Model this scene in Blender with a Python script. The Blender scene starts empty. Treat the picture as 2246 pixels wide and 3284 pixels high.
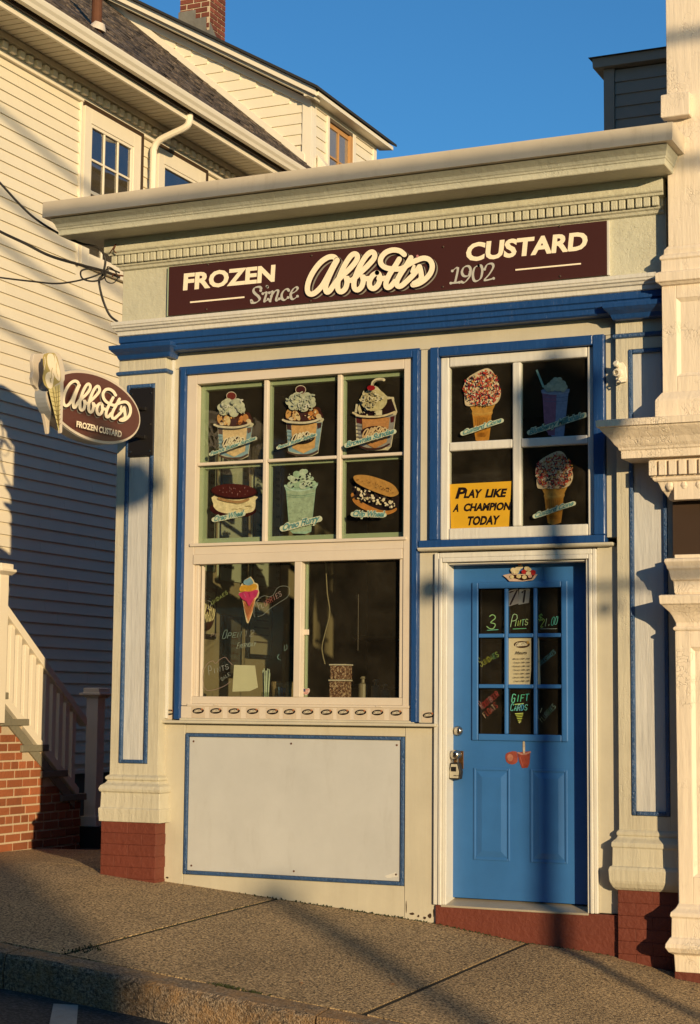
import bpy, math, random
from mathutils import Vector, Matrix
from mathutils.geometry import tessellate_polygon
random.seed(7)
C = bpy.context.scene
COL = C.collection
R = math.radians

# ------------------------------------------------------------------ camera
FPX = 5700.0; CX = 1123.0; CY = 1642.0
yaw, pitch, roll = R(-24.27), R(6.2), R(0.52)
FW = Vector((math.sin(yaw)*math.cos(pitch), math.cos(yaw)*math.cos(pitch), math.sin(pitch)))
_r = Vector((math.cos(yaw), -math.sin(yaw), 0)); _u = _r.cross(FW)
RT = math.cos(roll)*_r + math.sin(roll)*_u
UP = -math.sin(roll)*_r + math.cos(roll)*_u
CAM = Vector((3.9416, -10.1938, 1.1577))
cam = bpy.data.cameras.new('camera'); cam.sensor_fit = 'VERTICAL'; cam.sensor_height = 36
cam.lens = FPX/3284*36; cam.clip_end = 500; cam.clip_start = 0.05
co = bpy.data.objects.new('camera', cam); COL.objects.link(co)
m = Matrix((RT, UP, -FW)).transposed().to_4x4(); m.translation = CAM
co.matrix_world = m; C.camera = co
def ray(px, py): return FW + RT*((px-CX)/FPX) - UP*((py-CY)/FPX)
def at(px, py, Y):
    d = ray(px, py); return CAM + d*((Y-CAM.y)/d.y)
def atx(px, py, X):
    d = ray(px, py); return CAM + d*((X-CAM.x)/d.x)

# ------------------------------------------------------------------ sky, sun, exposure
SUN = Vector((1, -1, 0.229)).normalized()          # direction towards the sun
el = math.asin(SUN.z); az = math.atan2(SUN.x, SUN.y)
w = bpy.data.worlds.new('World'); C.world = w; w.use_nodes = True
nt = w.node_tree; nt.nodes.clear()
sky = nt.nodes.new('ShaderNodeTexSky'); sky.sky_type = 'NISHITA'; sky.sun_disc = False
sky.sun_elevation = el; sky.sun_rotation = az; sky.air_density = 1.0; sky.dust_density = 0.3; sky.ozone_density = 3.0
bg = nt.nodes.new('ShaderNodeBackground'); bg.inputs[1].default_value = 0.122
wo = nt.nodes.new('ShaderNodeOutputWorld')
tint = nt.nodes.new('ShaderNodeMix'); tint.data_type = 'RGBA'; tint.blend_type = 'MULTIPLY'; tint.inputs[0].default_value = 1
tint.inputs[7].default_value = (.41, .82, 1.06, 1)
nt.links.new(sky.outputs[0], tint.inputs[6]); nt.links.new(tint.outputs[2], bg.inputs[0]); nt.links.new(bg.outputs[0], wo.inputs[0])
sl = bpy.data.lights.new('sun', 'SUN'); sl.energy = 4.35; sl.angle = R(0.5); sl.color = (1.0, 0.765, 0.455)
so = bpy.data.objects.new('sun', sl); COL.objects.link(so)
so.rotation_euler = SUN.to_track_quat('Z', 'Y').to_euler(); so.location = (20, -20, 12)
C.view_settings.view_transform = 'Standard'; C.view_settings.look = 'None'
C.view_settings.exposure = 0.25; C.view_settings.gamma = 1.0; C.view_settings.use_curve_mapping = False

# ------------------------------------------------------------------ helpers
class MB:
    def __init__(s): s.v = []; s.f = []; s.sm = False
    def add(s, vs, fs):
        n = len(s.v); s.v += [tuple(p) for p in vs]; s.f += [tuple(i+n for i in q) for q in fs]; return s
    def hexa(s, p): return s.add(p, [(0,3,2,1),(4,5,6,7),(0,1,5,4),(1,2,6,5),(2,3,7,6),(3,0,4,7)])
    def box(s, x0, y0, z0, x1, y1, z1):
        if x1 < x0: x0, x1 = x1, x0
        if y1 < y0: y0, y1 = y1, y0
        if z1 < z0: z0, z1 = z1, z0
        return s.hexa([(x0,y0,z0),(x1,y0,z0),(x1,y1,z0),(x0,y1,z0),(x0,y0,z1),(x1,y0,z1),(x1,y1,z1),(x0,y1,z1)])
    def prism(s, pts, ext):
        ext = Vector(ext); n = len(pts); a = [Vector(p) for p in pts]; b = [p+ext for p in a]
        k = len(s.v); s.v += [tuple(p) for p in a+b]
        tri = tessellate_polygon([a])
        for t in tri: s.f.append(tuple(k+i for i in t)); s.f.append(tuple(k+n+i for i in reversed(t)))
        for i in range(n): j = (i+1) % n; s.f.append((k+i, k+j, k+n+j, k+n+i))
        return s
    def mould(s, L, yb):
        # mitred moulding: levels (z, left x, right x, front y) run from bottom to top, returns go back to yb
        k = len(s.v)
        for z, xl, xr, y in L: s.v += [(xl,yb,z),(xl,y,z),(xr,y,z),(xr,yb,z)]
        for i in range(len(L)-1):
            a = k+4*i; b = a+4
            for j in range(3): s.f.append((a+j, a+j+1, b+j+1, b+j))
            s.f.append((a+3, a, b, b+3))
        s.f.append((k+3,k+2,k+1,k)); t = k+4*(len(L)-1); s.f.append((t,t+1,t+2,t+3))
        return s
    def tube(s, pts, r, seg=8, caps=True):
        pts = [Vector(p) for p in pts]; k = len(s.v); n = len(pts)
        rr = r if isinstance(r, (list, tuple)) else [r]*n
        ref = None
        for i, p in enumerate(pts):
            d = (pts[min(i+1, n-1)]-pts[max(i-1, 0)]).normalized()
            if ref is None: ref = Vector((0,0,1)) if abs(d.z) < .9 else Vector((1,0,0))
            a = d.cross(ref)
            if a.length < 1e-4: a = d.orthogonal()
            a.normalize(); b = d.cross(a).normalized(); ref = b.cross(d) if False else ref
            for j in range(seg):
                t = 2*math.pi*j/seg; s.v.append(tuple(p+(a*math.cos(t)+b*math.sin(t))*rr[i]))
        for i in range(n-1):
            for j in range(seg):
                q = (j+1) % seg; s.f.append((k+i*seg+j, k+i*seg+q, k+(i+1)*seg+q, k+(i+1)*seg+j))
        if caps:
            s.f.append(tuple(k+j for j in reversed(range(seg)))); s.f.append(tuple(k+(n-1)*seg+j for j in range(seg)))
        return s
    def lathe(s, c, axis, prof, seg=20):
        # prof: (distance along axis, radius)
        c = Vector(c); axis = Vector(axis).normalized()
        return s.tube([c+axis*(h+1e-5*i) for i, (h, r) in enumerate(prof)], [max(r, 1e-4) for h, r in prof], seg) if False else s._lathe(c, axis, prof, seg)
    def _lathe(s, c, ax, prof, seg):
        a = ax.orthogonal().normalized(); b = ax.cross(a); k = len(s.v)
        for h, r in prof:
            for j in range(seg):
                t = 2*math.pi*j/seg; s.v.append(tuple(c+ax*h+(a*math.cos(t)+b*math.sin(t))*max(r, 1e-4)))
        for i in range(len(prof)-1):
            for j in range(seg):
                q = (j+1) % seg; s.f.append((k+i*seg+j, k+i*seg+q, k+(i+1)*seg+q, k+(i+1)*seg+j))
        s.f.append(tuple(k+j for j in reversed(range(seg)))); s.f.append(tuple(k+(len(prof)-1)*seg+j for j in range(seg)))
        return s
    def mesh(s, name, mat):
        me = bpy.data.meshes.new(name); me.from_pydata(s.v, [], s.f); me.update()
        import bmesh
        bm = bmesh.new(); bm.from_mesh(me); bmesh.ops.recalc_face_normals(bm, faces=bm.faces); bm.to_mesh(me); bm.free()
        if mat: me.materials.append(mat)
        return me
    def build(s, name, mat, parent=None, bev=0, smooth=False):
        me = s.mesh(name, mat); return link(name, me, parent, bev, smooth)
def link(name, me, parent=None, bev=0, smooth=False):
    o = bpy.data.objects.new(name, me); COL.objects.link(o)
    if parent: setpar(o, parent)
    if bev:
        b = o.modifiers.new('bevel', 'BEVEL'); b.width = bev; b.segments = 2; b.limit_method = 'ANGLE'; b.angle_limit = R(40)
    if smooth:
        me.polygons.foreach_set('use_smooth', [True]*len(me.polygons)); me.update()
    return o
BASE = {}
def setpar(o, p):
    o.parent = p; o.matrix_parent_inverse = Matrix.Translation(-BASE.get(p.name, Vector((0,0,0))))
def thing(name, loc, label, cat, group=None):
    o = bpy.data.objects.new(name, None); COL.objects.link(o); o.location = loc; o.empty_display_size = .1
    BASE[o.name] = Vector(loc); tag(o, label, cat, group); return o
def tag(o, label, cat=None, group=None):
    o['label'] = label
    if cat: o['category'] = cat
    if group: o['group'] = group
    return o
def structure(o, label=None):
    o['kind'] = 'structure'
    if label: o['label'] = label
    return o
def B(*a): return MB().box(*a)

# ------------------------------------------------------------------ materials
def newmat(name):
    m = bpy.data.materials.new(name); m.use_nodes = True
    return m, m.node_tree, m.node_tree.nodes['Principled BSDF']
def N(t, k, **kw):
    n = t.nodes.new(k)
    for a, b in kw.items():
        if a in n.inputs: n.inputs[a].default_value = b
        else: setattr(n, a, b)
    return n
def paint(name, col, rough=.5, var=.10, bump=.12, scale=18, grain=0, crack=0, dirt=0, rnd=.0, spec=.35):
    m, t, p = newmat(name); L = t.links.new
    p.inputs['Roughness'].default_value = rough
    if 'Specular IOR Level' in p.inputs: p.inputs['Specular IOR Level'].default_value = spec
    tc = N(t, 'ShaderNodeTexCoord'); mp = N(t, 'ShaderNodeMapping'); L(tc.outputs['Object'], mp.inputs[0])
    n1 = N(t, 'ShaderNodeTexNoise', Scale=2.3, Detail=8, Roughness=.65); L(mp.outputs[0], n1.inputs['Vector'])
    r1 = N(t, 'ShaderNodeMapRange'); r1.inputs['From Min'].default_value = .3; r1.inputs['From Max'].default_value = .72
    r1.inputs['To Min'].default_value = 1-var; r1.inputs['To Max'].default_value = 1+var*.4
    L(n1.outputs[0], r1.inputs[0])
    mx = N(t, 'ShaderNodeMix', data_type='RGBA', blend_type='MULTIPLY'); mx.inputs[0].default_value = 1
    mx.inputs[6].default_value = (*col, 1); L(r1.outputs[0], mx.inputs[7]); out = mx.outputs[2]
    if dirt:
        n2 = N(t, 'ShaderNodeTexNoise', Scale=7, Detail=10, Roughness=.75); mp2 = N(t, 'ShaderNodeMapping')
        mp2.inputs['Scale'].default_value = (1, 1, .25); L(tc.outputs['Object'], mp2.inputs[0]); L(mp2.outputs[0], n2.inputs['Vector'])
        r2 = N(t, 'ShaderNodeMapRange'); r2.inputs['From Min'].default_value = .55; r2.inputs['From Max'].default_value = .75; r2.inputs['To Max'].default_value = dirt
        L(n2.outputs[0], r2.inputs[0])
        m2 = N(t, 'ShaderNodeMix', data_type='RGBA'); L(r2.outputs[0], m2.inputs[0]); L(out, m2.inputs[6])
        m2.inputs[7].default_value = (col[0]*.45, col[1]*.38, col[2]*.28, 1); out = m2.outputs[2]
    if rnd:
        oi = N(t, 'ShaderNodeObjectInfo'); r3 = N(t, 'ShaderNodeMapRange'); r3.inputs['To Min'].default_value = 1-rnd; r3.inputs['To Max'].default_value = 1+rnd*.6
        L(oi.outputs['Random'], r3.inputs[0]); m3 = N(t, 'ShaderNodeMix', data_type='RGBA', blend_type='MULTIPLY'); m3.inputs[0].default_value = 1
        L(out, m3.inputs[6]); L(r3.outputs[0], m3.inputs[7]); out = m3.outputs[2]
    L(out, p.inputs['Base Color'])
    hs = []
    nb = N(t, 'ShaderNodeTexNoise', Scale=scale, Detail=9, Roughness=.6)
    mg = N(t, 'ShaderNodeMapping'); mg.inputs['Scale'].default_value = (1, 1, .12) if grain else (1, 1, 1)
    L(tc.outputs['Object'], mg.inputs[0]); L(mg.outputs[0], nb.inputs['Vector'])
    b = N(t, 'ShaderNodeBump', Strength=bump, Distance=.02); L(nb.outputs[0], b.inputs['Height']); nrm = b.outputs[0]
    if crack:
        vo = N(t, 'ShaderNodeTexVoronoi', Scale=42, feature='DISTANCE_TO_EDGE')
        mq = N(t, 'ShaderNodeMapping'); mq.inputs['Scale'].default_value = (1, 1, .35); nn = N(t, 'ShaderNodeTexNoise', Scale=6, Detail=4)
        L(tc.outputs['Object'], nn.inputs['Vector'])
        va = N(t, 'ShaderNodeMix', data_type='RGBA', blend_type='ADD'); va.inputs[0].default_value = .25; L(tc.outputs['Object'], va.inputs[6]); L(nn.outputs[1], va.inputs[7])
        L(va.outputs[2], mq.inputs[0]); L(mq.outputs[0], vo.inputs['Vector'])
        rc = N(t, 'ShaderNodeMapRange'); rc.inputs['From Max'].default_value = .06; L(vo.outputs['Distance'], rc.inputs[0])
        msk = N(t, 'ShaderNodeTexNoise', Scale=5, Detail=3); L(tc.outputs['Object'], msk.inputs['Vector'])
        mr = N(t, 'ShaderNodeMapRange'); mr.inputs['From Min'].default_value = .5; mr.inputs['From Max'].default_value = .62; L(msk.outputs[0], mr.inputs[0])
        mm = N(t, 'ShaderNodeMath', operation='MAXIMUM'); L(rc.outputs[0], mm.inputs[0])
        inv = N(t, 'ShaderNodeMath', operation='SUBTRACT'); inv.inputs[0].default_value = 1; L(mr.outputs[0], inv.inputs[1]); L(inv.outputs[0], mm.inputs[1])
        b2 = N(t, 'ShaderNodeBump', Strength=crack, Distance=.006); L(mm.outputs[0], b2.inputs['Height']); L(nrm, b2.inputs['Normal']); nrm = b2.outputs[0]
    L(nrm, p.inputs['Normal'])
    return m
def plain(name, col, rough=.5, metal=0, spec=.4):
    m, t, p = newmat(name); L = t.links.new
    p.inputs['Roughness'].default_value = rough; p.inputs['Metallic'].default_value = metal
    if 'Specular IOR Level' in p.inputs: p.inputs['Specular IOR Level'].default_value = spec
    n = N(t, 'ShaderNodeTexNoise', Scale=12, Detail=5); tc = N(t, 'ShaderNodeTexCoord'); L(tc.outputs['Object'], n.inputs['Vector'])
    r = N(t, 'ShaderNodeMapRange'); r.inputs['To Min'].default_value = .88; r.inputs['To Max'].default_value = 1.08; L(n.outputs[0], r.inputs[0])
    mx = N(t, 'ShaderNodeMix', data_type='RGBA', blend_type='MULTIPLY'); mx.inputs[0].default_value = 1; mx.inputs[6].default_value = (*col, 1)
    L(r.outputs[0], mx.inputs[7]); L(mx.outputs[2], p.inputs['Base Color'])
    return m
def glass(name, tint=(.75, .8, .78), tr=.8):
    m, t, p = newmat(name); t.nodes.remove(p); L = t.links.new
    g = N(t, 'ShaderNodeBsdfGlossy', Roughness=.02); g.inputs[0].default_value = (1, 1, 1, 1)
    tp = N(t, 'ShaderNodeBsdfTransparent'); tp.inputs[0].default_value = (*tint, 1)
    fr = N(t, 'ShaderNodeFresnel', IOR=max(1.5, tr)); mx = N(t, 'ShaderNodeMixShader')
    nz = N(t, 'ShaderNodeTexNoise', Scale=1.5, Detail=2); tc = N(t, 'ShaderNodeTexCoord'); L(tc.outputs['Object'], nz.inputs['Vector'])
    bp = N(t, 'ShaderNodeBump', Strength=.02, Distance=.05); L(nz.outputs[0], bp.inputs['Height']); L(bp.outputs[0], g.inputs['Normal'])
    ge = N(t, 'ShaderNodeNewGeometry'); iv = N(t, 'ShaderNodeMath', operation='SUBTRACT'); iv.inputs[0].default_value = 1; L(ge.outputs['Backfacing'], iv.inputs[1])
    ml = N(t, 'ShaderNodeMath', operation='MULTIPLY'); L(fr.outputs[0], ml.inputs[0]); L(iv.outputs[0], ml.inputs[1]); L(ml.outputs[0], mx.inputs[0]); L(tp.outputs[0], mx.inputs[1]); L(g.outputs[0], mx.inputs[2])
    df = N(t, 'ShaderNodeBsdfDiffuse'); df.inputs[0].default_value = (.62, .50, .34, 1)
    dn = N(t, 'ShaderNodeTexNoise', Scale=5, Detail=8, Roughness=.7); L(tc.outputs['Object'], dn.inputs['Vector'])
    dr = N(t, 'ShaderNodeMapRange'); dr.inputs['From Min'].default_value = .35; dr.inputs['From Max'].default_value = .7; dr.inputs['To Min'].default_value = .006; dr.inputs['To Max'].default_value = .022
    L(dn.outputs[0], dr.inputs[0]); m2 = N(t, 'ShaderNodeMixShader'); L(dr.outputs[0], m2.inputs[0]); L(mx.outputs[0], m2.inputs[1]); L(df.outputs[0], m2.inputs[2])
    L(m2.outputs[0], t.nodes['Material Output'].inputs[0]); return m
def printmat(name, rough=.45, grit=.06):
    m, t, p = newmat(name); L = t.links.new; p.inputs['Roughness'].default_value = rough
    a = N(t, 'ShaderNodeVertexColor', layer_name='ink'); tc = N(t, 'ShaderNodeTexCoord')
    n = N(t, 'ShaderNodeTexNoise', Scale=38, Detail=7, Roughness=.7); L(tc.outputs['Object'], n.inputs['Vector'])
    r = N(t, 'ShaderNodeMapRange'); r.inputs['From Min'].default_value = .3; r.inputs['From Max'].default_value = .7; r.inputs['To Min'].default_value = 1-grit; r.inputs['To Max'].default_value = 1+grit*.6
    L(n.outputs[0], r.inputs[0]); mx = N(t, 'ShaderNodeMix', data_type='RGBA', blend_type='MULTIPLY'); mx.inputs[0].default_value = 1
    L(a.outputs[0], mx.inputs[6]); L(r.outputs[0], mx.inputs[7]); L(mx.outputs[2], p.inputs['Base Color']); return m
def speckle(name, c1, c2, c3, scale, bump, rough=.85, stain=None):
    # exposed aggregate / asphalt / granite
    m, t, p = newmat(name); L = t.links.new; p.inputs['Roughness'].default_value = rough
    tc = N(t, 'ShaderNodeTexCoord')
    v = N(t, 'ShaderNodeTexVoronoi', Scale=scale); L(tc.outputs['Object'], v.inputs['Vector'])
    n = N(t, 'ShaderNodeTexNoise', Scale=scale*.55, Detail=6, Roughness=.7); L(tc.outputs['Object'], n.inputs['Vector'])
    cr = N(t, 'ShaderNodeValToRGB'); e = cr.color_ramp.elements
    e[0].position = .40; e[0].color = (*c1, 1); e[1].position = .60; e[1].color = (*c3, 1); k = e.new(.5); k.color = (*c2, 1)
    L(n.outputs[0], cr.inputs[0])
    n2 = N(t, 'ShaderNodeTexNoise', Scale=1.2, Detail=6, Roughness=.6); L(tc.outputs['Object'], n2.inputs['Vector'])
    r = N(t, 'ShaderNodeMapRange'); r.inputs['From Min'].default_value = .3; r.inputs['From Max'].default_value = .7; r.inputs['To Min'].default_value = .72; r.inputs['To Max'].default_value = 1.15
    L(n2.outputs[0], r.inputs[0])
    mx = N(t, 'ShaderNodeMix', data_type='RGBA', blend_type='MULTIPLY'); mx.inputs[0].default_value = 1; L(cr.outputs[0], mx.inputs[6]); L(r.outputs[0], mx.inputs[7]); out = mx.outputs[2]
    if stain:
        n3 = N(t, 'ShaderNodeTexNoise', Scale=9, Detail=9, Roughness=.7); L(tc.outputs['Object'], n3.inputs['Vector'])
        r3 = N(t, 'ShaderNodeMapRange'); r3.inputs['From Min'].default_value = .42; r3.inputs['From Max'].default_value = .66; r3.inputs['To Max'].default_value = .85; L(n3.outputs[0], r3.inputs[0])
        m3 = N(t, 'ShaderNodeMix', data_type='RGBA'); L(r3.outputs[0], m3.inputs[0]); L(out, m3.inputs[6]); m3.inputs[7].default_value = (*stain, 1); out = m3.outputs[2]
    L(out, p.inputs['Base Color'])
    ad = N(t, 'ShaderNodeMath', operation='ADD'); L(v.outputs['Distance'], ad.inputs[0]); L(n.outputs[0], ad.inputs[1])
    b = N(t, 'ShaderNodeBump', Strength=bump, Distance=.012); L(ad.outputs[0], b.inputs['Height']); L(b.outputs[0], p.inputs['Normal'])
    return m

M = dict(
 cream=paint('cream_board_paint', (.535,.485,.37), .5, .12, .12, 14, grain=1, dirt=.16),
 cream_old=paint('cracked_cream_paint', (.55,.50,.375), .5, .12, .35, 30, grain=1, crack=.35, dirt=.22),
 crown=paint('weathered_cornice_paint', (.55,.525,.395), .5, .14, .35, 26, crack=.35, dirt=.25),
 coping=paint('metal_coping_paint', (.61,.52,.39), .4, .12, .05, 6, dirt=.35),
 trimwhite=paint('white_moulding_paint', (.64,.61,.54), .45, .08, .25, 30, grain=1, dirt=.15),
 vinyl=paint('white_vinyl', (.63,.54,.43), .4, .08, .04, 8, dirt=.08),
 pinkcream=paint('neighbour_cream_paint', (.78,.655,.50), .5, .08, .45, 16, grain=1, crack=.6, dirt=.08),
 siding=paint('cream_siding_vinyl', (.80,.715,.545), .45, .05, .05, 40, rnd=.03),
 housetrim=paint('cream_house_trim', (.80,.72,.57), .4, .05, .05, 10),
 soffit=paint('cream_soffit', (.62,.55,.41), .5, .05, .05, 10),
 blue=paint('royal_blue_gloss_paint', (.014,.060,.195), .33, .12, .30, 26, grain=1, crack=.25, spec=.5),
 blueworn=paint('worn_blue_paint', (.032,.085,.20), .35, .3, .6, 60, crack=.7, dirt=.3, spec=.6),
 door=paint('blue_door_paint', (.034,.140,.37), .42, .14, .06, 10, spec=.5, dirt=.10),
 panelgrey=paint('pale_grey_panel_paint', (.54,.525,.49), .5, .08, .6, 14, grain=1, dirt=.1),
 board=paint('white_board_sheet', (.505,.50,.475), .45, .10, .08, 5, dirt=.18),
 maroon=paint('maroon_sign_vinyl', (.056,.018,.014), .35, .04, .01, 5),
 brickred=paint('oxblood_masonry_paint', (.155,.038,.022), .6, .16, .45, 30, rnd=.04, dirt=.12),
 black=plain('black_painted_steel', (.012,.010,.009), .45),
 brown=plain('dark_brown_metal', (.05,.028,.015), .5),
 brick=paint('orange_red_brick', (.36,.115,.045), .85, .25, .5, 60, rnd=.30, dirt=.2),
 brickdark=paint('dark_red_brick', (.22,.06,.035), .85, .3, .5, 60, rnd=.4, dirt=.4),
 mortar=paint('lime_mortar', (.58,.46,.31), .9, .15, .4, 70),
 stone=paint('green_grey_bluestone', (.22,.20,.14), .8, .15, .4, 40),
 walk=speckle('exposed_aggregate_concrete', (.035,.022,.010), (.32,.215,.105), (.66,.46,.235), 135, .6),
 joint=plain('dark_joint_soil', (.022,.018,.010), .95),
 kerb=speckle('rusty_split_granite', (.05,.036,.024), (.18,.13,.085), (.36,.27,.18), 120, .7, stain=(.30,.165,.06)),
 road=speckle('asphalt', (.012,.012,.012), (.032,.031,.03), (.075,.072,.068), 90, .8),
 roadpaint=paint('worn_road_paint', (.40,.38,.33), .8, .3, .6, 60, dirt=.7),
 shingle=speckle('brown_asphalt_shingle', (.028,.020,.014), (.085,.060,.040), (.20,.145,.10), 14, 1.0),
 shingled=plain('dark_shingle_edge', (.03,.028,.025), .9),
 lead=paint('lead_flashing', (.20,.185,.155), .6, .4, .3, 18, dirt=.6),
 graysid=paint('charcoal_siding', (.19,.175,.15), .6, .08, .05, 20),
 darksoff=plain('dark_brown_wood', (.10,.075,.05), .7),  # plain dark brown, same tone everywhere it is used
 steel=plain('satin_nickel', (.55,.50,.42), .22, 1.0),
 brassplate=plain('bronze_plate', (.16,.085,.035), .4, .8),
 rubber=plain('black_rubber', (.015,.014,.013), .6),
 cable=plain('black_cable_sheath', (.02,.017,.014), .5),
 rust=paint('rusty_iron', (.12,.045,.02), .8, .5, .4, 30),
 glass=glass('window_glass', (.88,.90,.86)), glassdark=glass('house_window_glass', (.75,.75,.75), 3.0),
 green=plain('pale_green_sash', (.36,.42,.27), .5),
 woodtan=paint('orange_timber', (.50,.26,.09), .6, .15, .2, 30, grain=1),
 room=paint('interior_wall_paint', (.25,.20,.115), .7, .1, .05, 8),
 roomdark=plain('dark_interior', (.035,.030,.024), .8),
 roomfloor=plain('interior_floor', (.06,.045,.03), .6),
 paper=plain('cream_paper', (.70,.64,.45), .7),
 ink=printmat('printed_ink'),
 chalk=printmat('window_marker', .7), photo=printmat('sticker_print', .35, .32),
 grass=plain('weed_green', (.035,.042,.012), .8),
 leaf=plain('dry_leaf', (.40,.16,.05), .7),
 cloth=plain('street_lamp_metal', (.03,.035,.03), .5),
 opp=paint('old_brown_brickwork', (.14,.075,.05), .85, .3, .5, 20),
 tread=paint('aluminium_threshold', (.40,.34,.25), .4, .15, .1, 20),
 lampglass=plain('frosted_lantern_glass', (.6,.58,.5), .3),
 wicker=paint('wicker', (.42,.30,.15), .8, .3, .8, 90),
 sprinkles=speckle('chocolate_sprinkle_mix', (.05,.015,.008), (.22,.08,.035), (.60,.42,.28), 120, .6),
 strawgreen=paint('striped_paper_straw', (.55,.62,.48), .6, .6, .1, 60),
 strawblue=plain('blue_straw', (.03,.16,.28), .4),
)

# ------------------------------------------------------------------ print: flat lettering and pictures in layers
MUTE = 1.0
def lin(c):
    if isinstance(c, str): c = tuple(int(c[i:i+2], 16)/255 for i in (0, 2, 4))
    return tuple(MUTE*(x/12.92 if x <= .04045 else ((x+.055)/1.055)**2.4) for x in c)
def smooth(pts, n=5, closed=False):
    P = [Vector(p) for p in pts]; out = []; k = len(P)
    if k < 3 and not closed: return P
    rng = range(k if closed else k-1)
    for i in rng:
        g = (lambda j: P[j % k]) if closed else (lambda j: P[max(0, min(k-1, j))])
        p0, p1, p2, p3 = g(i-1), g(i), g(i+1), g(i+2)
        for q in range(n):
            t = q/n; out.append(.5*((2*p1)+(-p0+p2)*t+(2*p0-5*p1+4*p2-p3)*t*t+(-p0+3*p1-3*p2+p3)*t**3))
    if not closed: out.append(P[-1])
    return out
FONTCACHE = {}
def fontmesh(s, bold=0, spacing=1):
    k = (s, bold, spacing)
    if k not in FONTCACHE:
        cu = bpy.data.curves.new('t', 'FONT'); cu.body = s; cu.offset = bold; cu.space_character = spacing; cu.resolution_u = 3
        o = bpy.data.objects.new('t', cu); COL.objects.link(o)
        dg = bpy.context.evaluated_depsgraph_get(); e = o.evaluated_get(dg); me = e.to_mesh()
        FONTCACHE[k] = ([(v.co.x, v.co.y) for v in me.vertices], [tuple(p.vertices) for p in me.polygons])
        e.to_mesh_clear(); bpy.data.objects.remove(o); bpy.data.curves.remove(cu)
    return FONTCACHE[k]
G = {'A':["00 26 40","12 32"],'B':["00 06 36 45 44 33 03","33 42 41 30 00"],'C':["45 36 16 05 01 10 30 41"],'D':["00 06 26 44 42 20 00"],
'E':["46 06 00 40","03 33"],'F':["46 06 00","03 33"],'G':["45 36 16 05 01 10 30 41 43 23"],'H':["06 00","46 40","03 43"],'I':["26 20"],'J':["46 41 30 10 01"],
'K':["06 00","46 03 40"],'L':["06 00 40"],'M':["00 06 23 46 40"],'N':["00 06 40 46"],'O':["16 05 01 10 30 41 45 36 16"],'P':["00 06 36 45 44 33 03"],
'R':["00 06 36 45 44 33 03","23 40"],'S':["45 36 16 05 04 13 33 42 41 30 10 01"],'T':["06 46","26 20"],'U':["06 01 10 30 41 46"],'V':["06 20 46"],
'W':["06 10 24 30 46"],'Y':["06 05 13 33 45 46","45 20"],'0':["16 05 01 10 30 41 45 36 16"],'1':["15 26 20"],'2':["05 16 36 45 44 00 40"],
'3':["05 16 36 45 44 33 42 41 30 10 01"],'7':["06 46 10"],'5':["46 06 04 34 43 41 30 10 01"],'$':["45 36 16 05 04 13 33 42 41 30 10 01","27 2-"],'.':["20 21"],' ':[]}
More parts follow.
